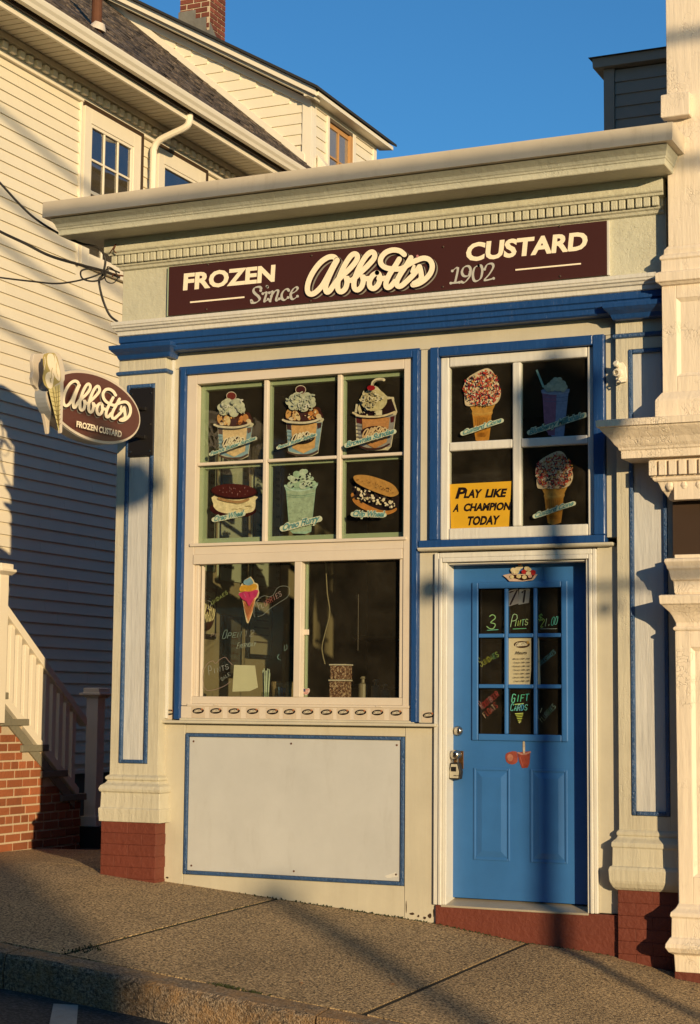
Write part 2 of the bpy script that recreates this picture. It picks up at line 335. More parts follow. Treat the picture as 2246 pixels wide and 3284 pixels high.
class Print:
    """F maps drawing coordinates (u right, v down) to a point; nrm is the outward normal"""
    def __init__(s, F, nrm=(0,-1,0), step=.0004):
        s.F = F; s.n = Vector(nrm); s.k = 1; s.step = step; s.v = []; s.f = []; s.c = []
    def _p(s, uv, off=0): return s.F(uv[0], uv[1]) + s.n*(s.step*s.k+off)
    def face(s, pts3, tris, col):
        k = len(s.v); s.v += [tuple(p) for p in pts3]; c = lin(col)
        for t in tris: s.f.append(tuple(k+i for i in t)); s.c.append(c)
    def poly(s, pts, col, sm=0, layer=True):
        if sm: pts = smooth([(p[0], p[1], 0) for p in pts], sm, True)
        P = [Vector((p[0], p[1], 0)) for p in pts]
        s.face([s._p(p) for p in P], tessellate_polygon([P]), col)
        if layer: s.k += 1
    def ell(s, c, rx, ry, col, rot=0, n=28, layer=True):
        a = R(rot); s.poly([(c[0]+rx*math.cos(t)*math.cos(a)-ry*math.sin(t)*math.sin(a), c[1]+rx*math.cos(t)*math.sin(a)+ry*math.sin(t)*math.cos(a)) for t in [2*math.pi*i/n for i in range(n)]], col, layer=layer)
    def rib(s, pts, w, col, sm=5, nib=None, layer=True, caps=True):
        P = smooth([(p[0], p[1], 0) for p in pts], sm) if sm and len(pts) > 2 else [Vector((p[0], p[1], 0)) for p in pts]
        n = len(P); L = []; Rr = []
        for i in range(n):
            d = P[min(i+1, n-1)]-P[max(i-1, 0)]
            if d.length < 1e-6: d = Vector((1, 0, 0))
            d.normalize(); ww = w
            if nib: ww = nib[0]+(w-nib[0])*abs(math.sin(math.atan2(-d.y, d.x)-R(nib[1])))
            q = Vector((-d.y, d.x, 0))*(ww/2); off = s.step*.8*i/n
            L.append(s._p(P[i]+q, off)); Rr.append(s._p(P[i]-q, off))
        s.face(L+Rr, [(i, i+1, n+i+1, n+i) for i in range(n-1)], col); s.k += 1
        if caps and w > 0:
            for e in (0, -1): s.ell(P[e], w/2*.99, w/2*.99, col, n=12, layer=False)
            s.k += 1
    def text(s, st, p0, p1, h, col, bold=0, slant=0, spacing=1):
        V, Fc = fontmesh(st, bold, spacing)
        if not V: return
        x0 = min(v[0] for v in V); x1 = max(v[0] for v in V); W = max(x1-x0, 1e-6); ch = .70
        p0 = Vector((*p0, 0)); p1 = Vector((*p1, 0)); up = Vector((slant, -1, 0))*h
        s.face([s._p(p0+(p1-p0)*((v[0]-x0)/W)+up*(v[1]/ch)) for v in V], Fc, col); s.k += 1
    def hand(s, st, p0, p1, h, w, col, slant=.15, first=1.0, jit=.06):
        p0 = Vector((*p0, 0)); p1 = Vector((*p1, 0)); n = len(st); d = (p1-p0); rnd = random.Random(st+str(p0.x))
        ang = d.normalized(); upv = Vector((ang.y, -ang.x, 0)) if abs(ang.y) > .2 else Vector((0, -1, 0))
        cw = d.length/(n*5-1)
        for i, ch in enumerate(st):
            hh = h*(first if i == 0 else 1)
            for g in G.get(ch.upper(), []):
                pts = []
                for q in g.split():
                    x = int(q[0]); y = -1 if q[1] == '-' else int(q[1])
                    x = x*.80+.4+rnd.uniform(-jit, jit)*4; y += rnd.uniform(-jit, jit)*4
                    pts.append(p0+ang*(cw*(i*5+x))+(upv+ang*slant)*(hh*y/6))
                c = col(i) if callable(col) else col
                rounded = ch.upper() in 'OCSGUPRBDJ0235$'
                s.rib(pts, w, c, sm=3 if rounded else 0)
    def build(s, name, parent=None, mat=None):
        me = bpy.data.meshes.new(name); me.from_pydata(s.v, [], s.f); me.update()
        a = me.color_attributes.new('ink', 'FLOAT_COLOR', 'CORNER'); buf = []
        for p in me.polygons: buf += [*s.c[p.index], 1.0]*p.loop_total
        a.data.foreach_set('color', buf); me.materials.append(mat or M['ink'])
        return link(name, me, parent)
def FY(x0, y0, sc, Y, dx=0, dy=0): return lambda u, v: at(x0+dx+u*sc, y0+dy+v*sc, Y)
def FX(x0, y0, sc, X): return lambda u, v: atx(x0+u*sc, y0+v*sc, X)

# the script logo of the shop, one stroke list (drawing coordinates of the long sign)
LOGO = [
 [(425,185),(395,158),(330,165),(245,225),(165,330),(115,440),(105,530),(135,570),(190,555),(265,480),(330,370),(395,250),(430,190)],
 [(435,195),(385,290),(340,390),(308,480),(315,545),(350,535),(400,465),(450,400)],
 [(430,430),(500,360),(580,285),(645,205),(660,150),(630,125),(585,150),(530,230),(480,330),(445,430),(445,520),(480,545),(525,510),(545,440),(535,385),(560,415),(600,420)],
 [(600,420),(680,345),(770,260),(840,180),(850,130),(820,105),(770,135),(710,220),(660,320),(625,420),(625,500),(660,525),(705,490),(725,420),(715,375),(745,400),(790,400)],
 [(880,335),(830,365),(795,430),(800,490),(840,510),(885,475),(910,410),(900,355),(875,335)],
 [(900,400),(940,400),(985,395)],
 [(1180,135),(1130,95),(1050,85),(970,115),(920,180),(925,240),(975,280),(1060,295),(1150,290),(1210,255),(1290,210),(1390,175),(1460,195),(1490,260),(1470,340),(1410,410),(1340,455),(1275,470)],
 [(1125,185),(1080,260),(1020,350),(980,440),(985,495),(1025,490),(1080,430)],
 [(1255,170),(1200,260),(1140,350),(1100,430),(1105,480),(1150,480),(1220,420),(1290,350),(1350,270)],
 [(1350,270),(1365,330),(1370,390),(1340,430),(1290,455)],
 [(1290,265),(1265,325)],
]
def logo(P, fit, w, layers):
    for (dx, dy, dw, col) in layers:
        for st in LOGO:
            P.rib([fit(u+dx, v+dy) for u, v in st], w*(dw if len(st) > 2 else dw*.6), col, sm=4)

# ------------------------------------------------------------------ ground
GX = [(-60,5.0),(-9,.22),(-4.4,.045),(-3.6,.055),(-2.9,.082),(-2.43,.060),(-1.96,.014),(-1.235,-.047),(-.785,-.083),(-.262,-.127),(0,-.151),(.504,-.222),(.76,-.238),(1.03,-.262),(1.37,-.322),(1.6,-.352),(3,-.50),(60,-5.9)]
def fz(x):
    for (a, p), (b_, q) in zip(GX, GX[1:]):
        if x <= b_: return p+(q-p)*(x-a)/(b_-a)
    return GX[-1][1]
def kz(x): return -.222-.101*x if x > -1.6 else -.060-.075*(x+1.6)
def gz(x, y):
    if y >= 0: return fz(x)-.012*min(y, 3)
    t = min(1, -y/2.5); return fz(x)*(1-t)+kz(x)*t-(.03*(-y-2.5) if y < -2.5 else 0)
def rz(x, y): return gz(x, -2.6)-.177+.012*min(4, (-2.6-y))
def sheet(x0, x1, y0, y1, nx, f, z0=0):
    b = MB(); 
    for i in range(nx):
        a = x0+(x1-x0)*i/nx; c = x0+(x1-x0)*(i+1)/nx
        b.add([(a,y0,f(a,y0)+z0),(c,y0,f(c,y0)+z0),(c,y1,f(c,y1)+z0),(a,y1,f(a,y1)+z0)], [(0,1,2,3)])
    return b
structure(sheet(-60, 60, -120, 160, 8, lambda x, y: -.101*x*.9-1.6 if abs(x) < 61 else 0).build('ground', M['walk']), 'open ground under the whole street')
structure(sheet(-60, 60, -9.2, -2.6, 120, rz).build('road', M['road']), 'dark asphalt road running downhill to the right')
side = structure(sheet(-12, 12, -2.44, 0, 48, gz, -.006).build('sidewalk', M['joint']), 'sloping sidewalk bed between the kerb and the shop fronts')
for q in ((-60, -12), (12, 60)): structure(sheet(*q, -2.44, 0, 24, gz, -.004).build('sidewalk', M['walk']), 'sloping sidewalk further along the street')
structure(sheet(-60, 60, 0, 9, 240, gz, -.05).build('yard', M['road']), 'ground behind the shop fronts')
def slab(x0, x1, y0, y1, par=None, e=.018):
    n = max(2, int((x1-x0)/.12)); b = MB(); vs = []; fs = []; a, c = x0+e, x1-e
    j = random.uniform(0, .002)
    for i in range(n+1):
        x = a+(c-a)*i/n
        for k in range(5):
            y = y0+(y1-y0)*k/4; vs.append((x, y, gz(x, y)+j))
        vs.append((x, y1, gz(x, y1)-.06)); vs.append((x, y0, gz(x, y0)-.06))
    for i in range(n):
        for k in range(7):
            p = i*7+k; q = i*7+(k+1) % 7; fs.append((p, q, q+7, p+7))
    fs.append(tuple(range(7))); fs.append(tuple(n*7+k for k in reversed(range(7))))
    return MB().add(vs, fs).build('concrete_slab', M['walk'], par or side)
for i in list(range(-5, -2))+list(range(0, 6)): slab(-1.13+i*1.66, -1.13+(i+1)*1.66, -2.42, .10)
slab(-1.13-2*1.66, -1.13, -2.42, .10)
slab(-4.6, -2.44, .12, 1.6)
kerb = structure(sheet(-60, 60, -2.56, -2.45, 60, gz, -.19).build('kerb', M['kerb']), 'granite kerb bed along the road')
for i in range(-5, 7):
    x0 = .36+i*1.72; x1 = x0+1.72; g = .006; b = MB(); n = 14
    rows = []
    for k in range(n+1):
        x = x0+g+(x1-x0-2*g)*k/n; e = random.uniform(-.008, .008); h = random.uniform(-.004, .004)
        rd = .02 if k in (0, n) else 0
        rows.append([(x,-2.6+e*1.2+rd*.3,gz(x,-2.6)-.26),(x,-2.605+e,gz(x,-2.6)-.10+h),(x,-2.60+e*.6+rd*.4,gz(x,-2.6)-.022-rd*.3),(x,-2.582+e*.4,gz(x,-2.6)-.003-rd*.4),(x,-2.44,gz(x,-2.42)+h*.5),(x,-2.428,gz(x,-2.42)-.2)])
    vs = [p for r_ in rows for p in r_]; fs = []
    for k in range(n):
        for q in range(5): a = k*6+q; fs.append((a, a+1, a+7, a+6))
    fs.append((0,1,2,3,4,5)); fs.append(tuple(n*6+q for q in (5,4,3,2,1,0)))
    MB().add(vs, fs).build('kerb_stone', M['kerb'], kerb)
# painted parking tick on the road
def onroad(px, py):
    d = ray(px, py); p = CAM.copy()
    t = 8
    for _ in range(30):
        q = CAM+d*t; t += (rz(q.x, q.y)-q.z)/d.z
    return CAM+d*t
mk = [onroad(172,3221), onroad(251,3226), onroad(243,3330), onroad(150,3330)]
structure(MB().add([(p.x, p.y, rz(p.x, p.y)+.004) for p in mk], [(0,1,2,3)]).build('road_marking', M['roadpaint']), 'worn white parking tick painted on the asphalt beside the kerb')
structure(sheet(-60, 60, -14, -9.2, 60, lambda x, y: rz(x,-9.2)+.14).build('opposite_sidewalk', M['walk']), 'sidewalk across the street')

# weeds in joints, fallen leaves
def weeds(pts, n, h, spread, name, label):
    b = MB(); 
    for (x, y) in pts:
        for _ in range(n):
            a = random.uniform(0, 6.3); hx = x+random.gauss(0, spread[0]); hy = y+random.gauss(0, spread[1]); z = gz(hx, hy)-.01
            l = h*random.uniform(.4, 1.2); wv = .004; dx = math.cos(a)*l*.6; dy = math.sin(a)*l*.6
            b.add([(hx-wv,hy,z),(hx+wv,hy,z),(hx+dx*.6+wv,hy+dy*.6,z+l*.8),(hx+dx,hy+dy,z+l),(hx+dx*.6-wv,hy+dy*.6,z+l*.8)], [(0,1,2,3,4)])
    o = b.build(name, M['grass']); o['kind'] = 'stuff'; tag(o, label, 'weeds'); return o
weeds([(-1.12,-2.33),(-1.1,-2.2)], 26, .022, (.03,.03), 'weeds', 'tuft of weeds where the joint meets the kerb at left')
weeds([(-.22,-2.43),(-.17,-2.43),(-.05,-2.43)], 40, .020, (.035,.008), 'weeds', 'green weeds sprouting behind the sunlit kerb stone')
weeds([(-1.13,-.3-.3*i) for i in range(7)], 16, .012, (.006,.12), 'moss', 'moss in the joint between the two concrete slabs')
weeds([(-1.2+.2*i,-.02) for i in range(8)], 30, .018, (.07,.008), 'moss', 'thin moss along the foot of the cream bulkhead')
weeds([(.1+.2*i,-.035) for i in range(7)], 30, .014, (.07,.008), 'moss', 'thin moss along the foot of the red step')
def leafobj(x, y, s, lab):
    z = gz(x, y)+.004; b = MB().add([(x-s,y,z),(x,y-s*.5,z+s*.3),(x+s,y,z+.002),(x,y+s*.6,z+s*.4),(x,y,z+s*.15)], [(0,1,4),(1,2,4),(2,3,4),(3,0,4)])
    tag(b.build('fallen_leaf', M['leaf']), lab, 'leaf', 'dry leaves on the sidewalk')
leafobj(.39, -1.75, .018, 'curled orange leaf lying on the joint below the door')
leafobj(1.05, -2.2, .02, 'brown leaf near the bottom right kerb')
leafobj(.05, -2.1, .015, 'small red leaf on the open slab in front of the bulkhead')

# ------------------------------------------------------------------ the shop
shop = thing('custard_shop', (0, .5, gz(0, 0)), 'small cream single-storey custard shop with blue trim and a flat corniced front', 'shop')
def P(b, name, mat, par=None, bev=.003, label=None, smooth=False):
    o = b.build(name, M[mat], par or shop, bev, smooth)
    if label: o['label'] = label
    return o
# wall boards on the front
P(B(-1.985,0,3.38,1.09,.12,3.50), 'header_board', 'cream')
P(B(-1.985,0,1.05,-1.892,.12,3.378), 'wall_board', 'cream')
P(B(-.176,0,2.14,-.107,.12,3.378), 'wall_board', 'cream')
P(B(1.018,0,2.16,1.09,.12,3.378), 'wall_board', 'cream')
P(B(-.178,0,1.053,-.062,.12,2.105), 'wall_board', 'cream')
P(B(.957,0,-.03,1.10,.12,2.105), 'wall_board', 'cream')
P(B(-1.985,0,-.5,-1.818,.12,1.03), 'bulkhead_stile', 'cream')
P(B(-.268,0,-.5,-.057,.12,1.03), 'bulkhead_stile', 'cream')
P(B(-1.816,.004,.968,-.27,.12,1.03), 'bulkhead_rail', 'cream')
P(B(-1.816,.004,-.5,-.27,.12,.062), 'bulkhead_rail', 'cream')
P(MB().box(-1.813,-.008,.064,-1.788,.02,.966).box(-.296,-.008,.064,-.272,.02,.966).box(-1.7875,-.008,.944,-.2965,.02,.966).box(-1.7875,-.008,.064,-.2965,.02,.088), 'panel_moulding', 'blueworn', bev=.006)
wb = P(B(-1.787,.004,.089,-.297,.03,.943), 'bulkhead_panel', 'board', label='large off-white sheet screwed over the bulkhead below the service window')
for x, z in ((-1.755,.915),(-1.05,.912),(-.325,.915),(-1.755,.12),(-1.02,.118),(-.325,.13)):
    MB().lathe((x,.0035,z), (0,-1,0), [(0,.0065),(.002,.0065),(.0035,.003)], 10).build('screw', M['rust'], wb)
P(MB().prism([(-.40,.0025,.118),(-.33,.0025,.143),(-.31,.0025,.118),(-.385,.0025,.105)], (0,.0012,0)), 'paint_chip', 'trimwhite', bev=0)
def flake(x, z, w_, h_, n_=9):
    pts = [(x+w_*math.cos(t)*random.uniform(.6, 1), -.0006, z+h_*math.sin(t)*random.uniform(.5, 1)) for t in [2*math.pi*i/n_ for i in range(n_)]]
    P(MB().prism(pts, (0,-.0006,0)), 'peeled_patch', 'rust' if False else 'brown', bev=0)
for x, z, w_, h_ in ((-.10,-.105,.018,.02),(-.135,-.12,.012,.012),(-.215,-.10,.02,.012),(-.075,-.085,.006,.03),(-.175,-.112,.01,.01),(-1.93,.035,.012,.008),(-.255,-.06,.004,.04)): flake(x, z, w_, h_)
# left pilaster
def pilaster(x0, x1, yf, z0, z1, pan, lab):
    t = P(MB(), 'pilaster', 'cream_old') if False else None
    xl, xr, zb, zt = pan
    b = MB().box(x0,yf,z0,xl,.11,z1).box(xr,yf,z0,x1,.11,z1).box(xl,yf,z0,xr,.11,zb).box(xl,yf,zt,xr,.11,z1)
    o = P(b, 'pilaster', 'cream_old', bev=.002, label=lab)
    g = .026
    P(MB().box(xl+.001,yf-.008,zb+.001,xl+g,yf+.03,zt-.001).box(xr-g,yf-.008,zb+.001,xr-.001,yf+.03,zt-.001).box(xl+g,yf-.008,zb+.001,xr-g,yf+.03,zb+g).box(xl+g,yf-.008,zt-g,xr-g,yf+.03,zt-.001), 'panel_moulding', 'blueworn', o, bev=.007)
    P(B(xl+g,yf+.012,zb+g,xr-g,yf+.06,zt-g), 'pilaster_panel', 'panelgrey', o, bev=0)
    return o
pl = pilaster(-2.328, -1.965, -.09, .69, 3.45, (-2.262,-2.045,.765,3.277), 'left pilaster with a tall blue-edged panel')
pr = pilaster(1.092, 1.50, -.045, .455, 3.45, (1.168,1.395,.538,3.272), 'right pilaster with a blue-edged panel of cracked paint')
P(B(-1.9645,-.02,1.06,-1.9455,.11,3.44), 'corner_bead', 'trimwhite')
def collar(x0, x1, yf): P(MB().mould([(3.340,x0,x1,yf),(3.346,x0-.012,x1+.012,yf-.014),(3.364,x0-.014,x1+.014,yf-.016),(3.372,x0,x1,yf)], .05), 'pilaster_collar', 'blueworn', bev=.004)
collar(-2.330, -1.962, -.091); collar(1.090, 1.5, -.046)
def cap(x0, x1, yf):
    P(MB().mould([(3.445,x0,x1,yf),(3.452,x0-.004,x1+.004,yf-.008),(3.475,x0-.012,x1+.012,yf-.02),(3.495,x0-.030,x1+.030,yf-.05),(3.500,x0-.036,x1+.036,yf-.056),(3.506,x0-.037,x1+.037,yf-.062),(3.508,x0-.044,x1+.044,yf-.068),(3.535,x0-.046,x1+.046,yf-.072),(3.541,x0-.02,x1+.02,yf-.05)], .02), 'pilaster_capital', 'blue', bev=.003)
cap(-2.318, -1.930, -.105); cap(1.090, 1.5, -.095)
# plinths
def base(x0, x1, yf, zs, r):
    # zs: shaft bottom z, then moulded steps downward
    z = zs
    L = [(z-.300,x0-r*.9,x1+r*.9,yf-r*.9),(z-.215,x0-r,x1+r,yf-r),(z-.208,x0-r*.8,x1+r*.8,yf-r*.8),(z-.112,x0-r*.75,x1+r*.75,yf-r*.75),(z-.106,x0-r*.95,x1+r*.95,yf-r*.95),(z-.088,x0-r*1.02,x1+r*1.02,yf-r*1.02),(z-.068,x0-r*.85,x1+r*.85,yf-r*.85),(z-.052,x0-r*.4,x1+r*.4,yf-r*.4),(z-.036,x0-r*.2,x1+r*.2,yf-r*.2),(z-.028,x0-r*.42,x1+r*.42,yf-r*.42),(z-.012,x0-r*.42,x1+r*.42,yf-r*.42),(z+.003,x0,x1,yf-.001)]
    P(MB().mould(L, .05), 'pilaster_base', 'cream_old', bev=.004)
base(-2.328, -1.965, -.09, .69, .052)
z = .455
P(MB().mould([(z-.340,1.075,1.5,-.062),(z-.325,1.062,1.52,-.08),(z-.300,1.050,1.53,-.095),(z-.285,1.046,1.53,-.10),(z-.225,1.042,1.53,-.105),(z-.207,1.048,1.53,-.098),(z-.204,1.060,1.52,-.085),(z-.100,1.062,1.52,-.083),(z-.094,1.055,1.52,-.09),(z-.070,1.057,1.52,-.088),(z-.048,1.078,1.51,-.06),(z-.035,1.084,1.51,-.052),(z-.028,1.078,1.51,-.06),(z-.012,1.08,1.51,-.058),(z+.003,1.092,1.5,-.046)], .05), 'pilaster_base', 'cream_old', bev=.004)
# painted brick feet: each brick its own part
def feet(x0, x1, yf, yb, ztop, zbot, nm):
    ch = .072; bl = .205; r = 0; z = ztop
    P(B(x0+.006,yf+.006,zbot,x1-.006,yb,ztop-.001), 'foot_core', 'brickred', bev=0)
    while z > zbot:
        off = (r % 2)*.1; x = x0-off
        while x < x1:
            a = max(x, x0); b_ = min(x+bl, x1)
            if b_-a > .02:
                e = random.uniform(-.002, .002)
                P(B(a+.0006,yf+e*.6,z-ch+.0008,b_-.0006,yb-.01,z-.0008), 'brick', 'brickred', bev=.0025)
            x += bl
        z -= ch; r += 1
feet(-2.362, -1.948, -.125, .03, .390, -.10, '')
feet(1.084, 1.52, -.055, .03, .114, -.45, '')
P(MB().box(-.057,-.022,-.6,1.083,.10,-.036), 'door_step', 'brickred', bev=.006, label='oxblood painted step under the blue door')
P(MB().add([(-.02,-.028,-.034),(.90,-.028,-.034),(.90,.14,-.004),(-.02,.14,-.004),(-.02,-.028,-.046),(.90,-.028,-.046),(.90,.14,-.046),(-.02,.14,-.046)], [(0,1,2,3),(4,7,6,5),(0,4,5,1),(1,5,6,2),(2,6,7,3),(3,7,4,0)]), 'threshold', 'tread', bev=.003)
# blue architrave beam, white band, frieze, dentils, cornice
P(MB().mould([(3.484,-2.308,1.45,-.085),(3.492,-2.308,1.45,-.098),(3.522,-2.309,1.45,-.10),(3.528,-2.311,1.45,-.112),(3.556,-2.312,1.45,-.112),(3.562,-2.314,1.45,-.124),(3.602,-2.315,1.45,-.126)], .05), 'architrave', 'blue', bev=.002)
P(MB().mould([(3.6025,-2.312,1.42,-.126),(3.607,-2.318,1.42,-.136),(3.632,-2.320,1.42,-.138),(3.637,-2.33,1.42,-.152),(3.650,-2.336,1.42,-.158),(3.656,-2.345,1.42,-.170),(3.668,-2.348,1.42,-.172),(3.672,-2.350,1.42,-.178),(3.695,-2.350,1.42,-.178),(3.702,-2.32,1.42,-.13)], .05), 'band_moulding', 'trimwhite', bev=.002)
P(B(-2.308,-.10,3.7025,1.42,.12,4.26), 'frieze', 'crown')
P(MB().mould([(4.058,-2.31,1.41,-.104),(4.064,-2.322,1.41,-.118),(4.080,-2.328,1.41,-.124),(4.086,-2.342,1.41,-.136),(4.096,-2.346,1.41,-.140),(4.098,-2.330,1.41,-.124),(4.154,-2.330,1.41,-.124),(4.156,-2.384,1.42,-.166),(4.170,-2.388,1.42,-.170),(4.176,-2.408,1.42,-.180),(4.183,-2.412,1.42,-.184),(4.262,-2.412,1.42,-.184)], .05), 'bed_moulding', 'crown', bev=.002)
dm = B(-.0195,-.018,-.0275,.0195,.018,.0275).mesh('dentil', M['crown'])
for i in range(75):
    o = link('dentil', dm, shop); o.location = (-2.345+i*.0502+.002*random.uniform(-1,1), -.1425, 4.1262)
    b = o.modifiers.new('bevel', 'BEVEL'); b.width = .003; b.segments = 1
P(MB().mould([(4.2625,-2.30,1.40,-.10),(4.263,-2.628,1.486,-.398),(4.268,-2.632,1.490,-.402),(4.298,-2.633,1.492,-.404),(4.302,-2.639,1.497,-.410),(4.312,-2.640,1.498,-.412),(4.318,-2.644,1.502,-.418),(4.335,-2.648,1.506,-.426),(4.352,-2.660,1.514,-.444),(4.366,-2.668,1.52,-.456),(4.372,-2.66,1.51,-.44)], .05), 'cornice', 'crown', bev=.002)
P(MB().mould([(4.3725,-2.685,1.535,-.465),(4.3735,-2.708,1.556,-.488),(4.478,-2.704,1.560,-.49),(4.481,-2.69,1.55,-.47)], .10), 'coping', 'coping', bev=.002, label='beige metal coping along the top of the cornice')
P(B(-2.34,.05,4.30,1.40,.30,4.46), 'parapet', 'cream')
P(MB().box(-2.33,.12,4.2,1.40,6.5,4.34), 'roof', 'shingled', bev=0)
# side and back walls, interior room
P(B(-2.328,.112,-.4,-2.25,6.5,4.19), 'side_wall', 'brickdark', bev=0)
P(B(1.36,.125,-.6,1.42,6.5,4.19), 'side_wall', 'cream', bev=0)
P(B(-2.328,6.5,-.4,1.42,6.6,4.19), 'back_wall', 'cream', bev=0)
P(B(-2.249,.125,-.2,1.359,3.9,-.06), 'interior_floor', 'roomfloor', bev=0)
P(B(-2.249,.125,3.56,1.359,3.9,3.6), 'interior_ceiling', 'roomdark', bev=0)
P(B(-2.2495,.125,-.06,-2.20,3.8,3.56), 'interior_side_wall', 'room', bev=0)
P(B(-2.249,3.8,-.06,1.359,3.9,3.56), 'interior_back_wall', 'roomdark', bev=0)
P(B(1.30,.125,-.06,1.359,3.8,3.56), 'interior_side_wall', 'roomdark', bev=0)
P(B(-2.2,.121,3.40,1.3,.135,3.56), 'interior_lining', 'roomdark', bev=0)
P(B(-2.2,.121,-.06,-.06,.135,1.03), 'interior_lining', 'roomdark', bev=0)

# ---- service window (display window above, sliders below)
win = P(MB().box(-1.890,-.032,1.055,-1.847,.10,3.374).box(-.222,-.032,1.055,-.180,.10,3.374).box(-1.8465,-.032,3.330,-.2225,.10,3.374), 'service_window', 'blue', bev=.006, label='large blue-cased window with six stickered panes over two sliding panes')
P(MB().box(-1.905,-.014,1.056,-1.8905,.02,3.39).box(-.1795,-.014,1.056,-.178,.02,3.374).box(-1.890,-.014,3.3745,-.18,.02,3.389), 'casing_bead', 'blue', win, bev=.003)
V = 'vinyl'
P(MB().box(-1.8465,-.008,1.145,-1.772,.07,3.3295).box(-.286,-.008,1.145,-.2225,.07,3.3295).box(-1.7715,-.008,3.266,-.2865,.07,3.3295), 'frame', V, win)
P(MB().box(-1.7715,-.006,2.130,-.2865,.07,2.203), 'transom_rail', V, win)
P(MB().box(-1.80,-.022,2.183,-.262,-.0065,2.2028).box(-1.775,-.014,2.066,-.29,.06,2.1295), 'transom_rail', V, win)
P(MB().box(-1.286,.012,2.204,-1.254,.045,3.2655), 'muntin', V, win, bev=.006)
P(MB().box(-.758,.012,2.204,-.727,.045,3.2655), 'muntin', V, win, bev=.006)
for a, b_ in ((-1.7715,-1.2865),(-1.2535,-.7585),(-.7265,-.2865)): P(MB().box(a,.014,2.720,b_,.044,2.742), 'muntin', V, win, bev=.006)
gr = .032
P(MB().box(-1.7715,.050,2.204,-1.7715+gr,.10,3.2655).box(-.2865-gr,.050,2.204,-.2865,.10,3.2655).box(-1.7715+gr,.050,3.232,-.2865-gr,.10,3.2655).box(-1.7715+gr,.050,2.204,-.2865-gr,.10,2.240)
  .box(-1.291,.056,2.24,-1.249,.09,3.232).box(-.763,.056,2.24,-.722,.09,3.232).box(-1.7395,.058,2.702,-1.2915,.088,2.733).box(-1.2485,.058,2.702,-.7635,.088,2.733).box(-.7215,.058,2.702,-.319,.088,2.733), 'inner_sash', 'green', win, bev=.002)
XS = [(-1.7715,-1.2865),(-1.2535,-.7585),(-.7265,-.2865)]
for a, b_ in XS:
    P(B(a,.046,2.7425,b_,.0495,3.2655), 'pane', 'glass', win, bev=0)
    P(B(a,.046,2.204,b_,.0495,2.7195), 'pane', 'glass', win, bev=0)
# sliders
P(MB().box(-1.7715,-.004,1.158,-.2865,.07,1.205).box(-1.035,-.010,1.2055,-.988,.07,2.0655).box(-.312,.0,1.2055,-.2865,.07,2.0655), 'slider_frame', V, win)
P(MB().box(-1.7715,.012,1.2055,-1.745,.05,2.0655).box(-1.735,.03,1.2055,-1.722,.06,2.0655), 'sash_stile', V, win)
P(B(-.985,.052,1.2055,-.972,.075,2.0655), 'sash_stile', 'green', win)
P(B(-.990,.040,1.60,-.955,.052,1.635), 'latch', V, win)
P(B(-1.7445,.054,1.2055,-1.0355,.057,2.0655), 'pane', 'glass', win, bev=0)
P(B(-.9875,.046,1.2055,-.3125,.049,2.0655), 'pane', 'glass', win, bev=0)
P(MB().box(-1.800,-.016,1.142,-.236,.03,1.1575), 'sill_strip', V, win)
P(MB().box(-1.8465,-.012,1.0645,-.2225,.05,1.1415), 'sill_board', V, win)
P(MB().box(-1.60,-.020,1.1465,-1.56,-.0165,1.156).box(-.46,-.020,1.1465,-.42,-.0165,1.156), 'clip', V, win)
P(B(-1.985,-.052,1.0305,-.049,.0,1.0495), 'sill', 'cream', win, bev=.005)
P(B(-1.8465,-.030,1.050,-.20,-.001,1.064), 'sill_strip', 'cream', win)

# ---- transom window over the door
tw = P(MB().box(-.105,-.030,2.174,-.045,.10,3.383).box(.945,-.030,2.174,1.016,.10,3.383).box(-.0445,-.030,3.322,.9445,.10,3.383), 'transom_window', 'blue', bev=.007, label='four-pane white-sashed window in a blue casing above the door')
P(MB().box(-.175,-.036,2.128,1.016,.08,2.1735), 'casing_sill', 'blue', tw, bev=.005)
P(MB().mould([(2.1045,-.170,1.055,-.03),(2.108,-.172,1.064,-.044),(2.118,-.175,1.066,-.050),(2.1275,-.175,1.066,-.050)], .08), 'door_head_shelf', 'cream', bev=.003)
T = 'trimwhite'
P(MB().box(-.044,.002,2.176,.012,.06,3.320).box(.902,.002,2.176,.944,.06,3.320).box(.0125,.002,3.257,.9015,.06,3.320).box(.0125,.002,2.176,.9015,.06,2.246).box(.427,.004,2.2465,.480,.055,3.2565).box(.0125,.006,2.728,.4265,.052,2.783).box(.4805,.006,2.728,.9015,.052,2.783), 'sash', T, tw, bev=.008)
for a, b_ in ((.0125,.4265),(.4805,.9015)):
    for c, d in ((2.2465,2.7275),(2.7835,3.2565)):
        P(B(a,.028,c,b_,.031,d), 'pane', 'glass', tw, bev=0)

# ---- door and casing
P(MB().box(-.072,-.022,-.035,-.04,.12,2.094).box(-.0395,-.030,-.035,-.018,.12,2.062).box(-.0175,-.016,-.035,.010,.145,2.034), 'door_casing', T, bev=.005)
P(MB().box(.892,-.016,-.034,.912,.145,2.034).box(.9125,-.030,-.034,.932,.12,2.062).box(.9325,-.020,-.034,.957,.12,2.094), 'door_casing', T, bev=.005)
P(MB().box(-.0395,-.022,2.0625,.932,.12,2.094).box(-.0175,-.030,2.0345,.912,.12,2.062).box(.0105,-.0,2.022,.8915,.09,2.034), 'door_casing', T, bev=.005)
door = P(MB(), 'door', 'door') if False else None
dd = .100
def ring(x0, x1, z0, z1, w, y0, y1): return MB().box(x0,y0,z0,x0+w,y1,z1).box(x1-w,y0,z0,x1,y1,z1).box(x0+w,y0,z0,x1-w,y1,z0+w).box(x0+w,y0,z1-w,x1-w,y1,z1)
LX0, LX1, LZ0, LZ1 = .135, .746, .951, 1.916
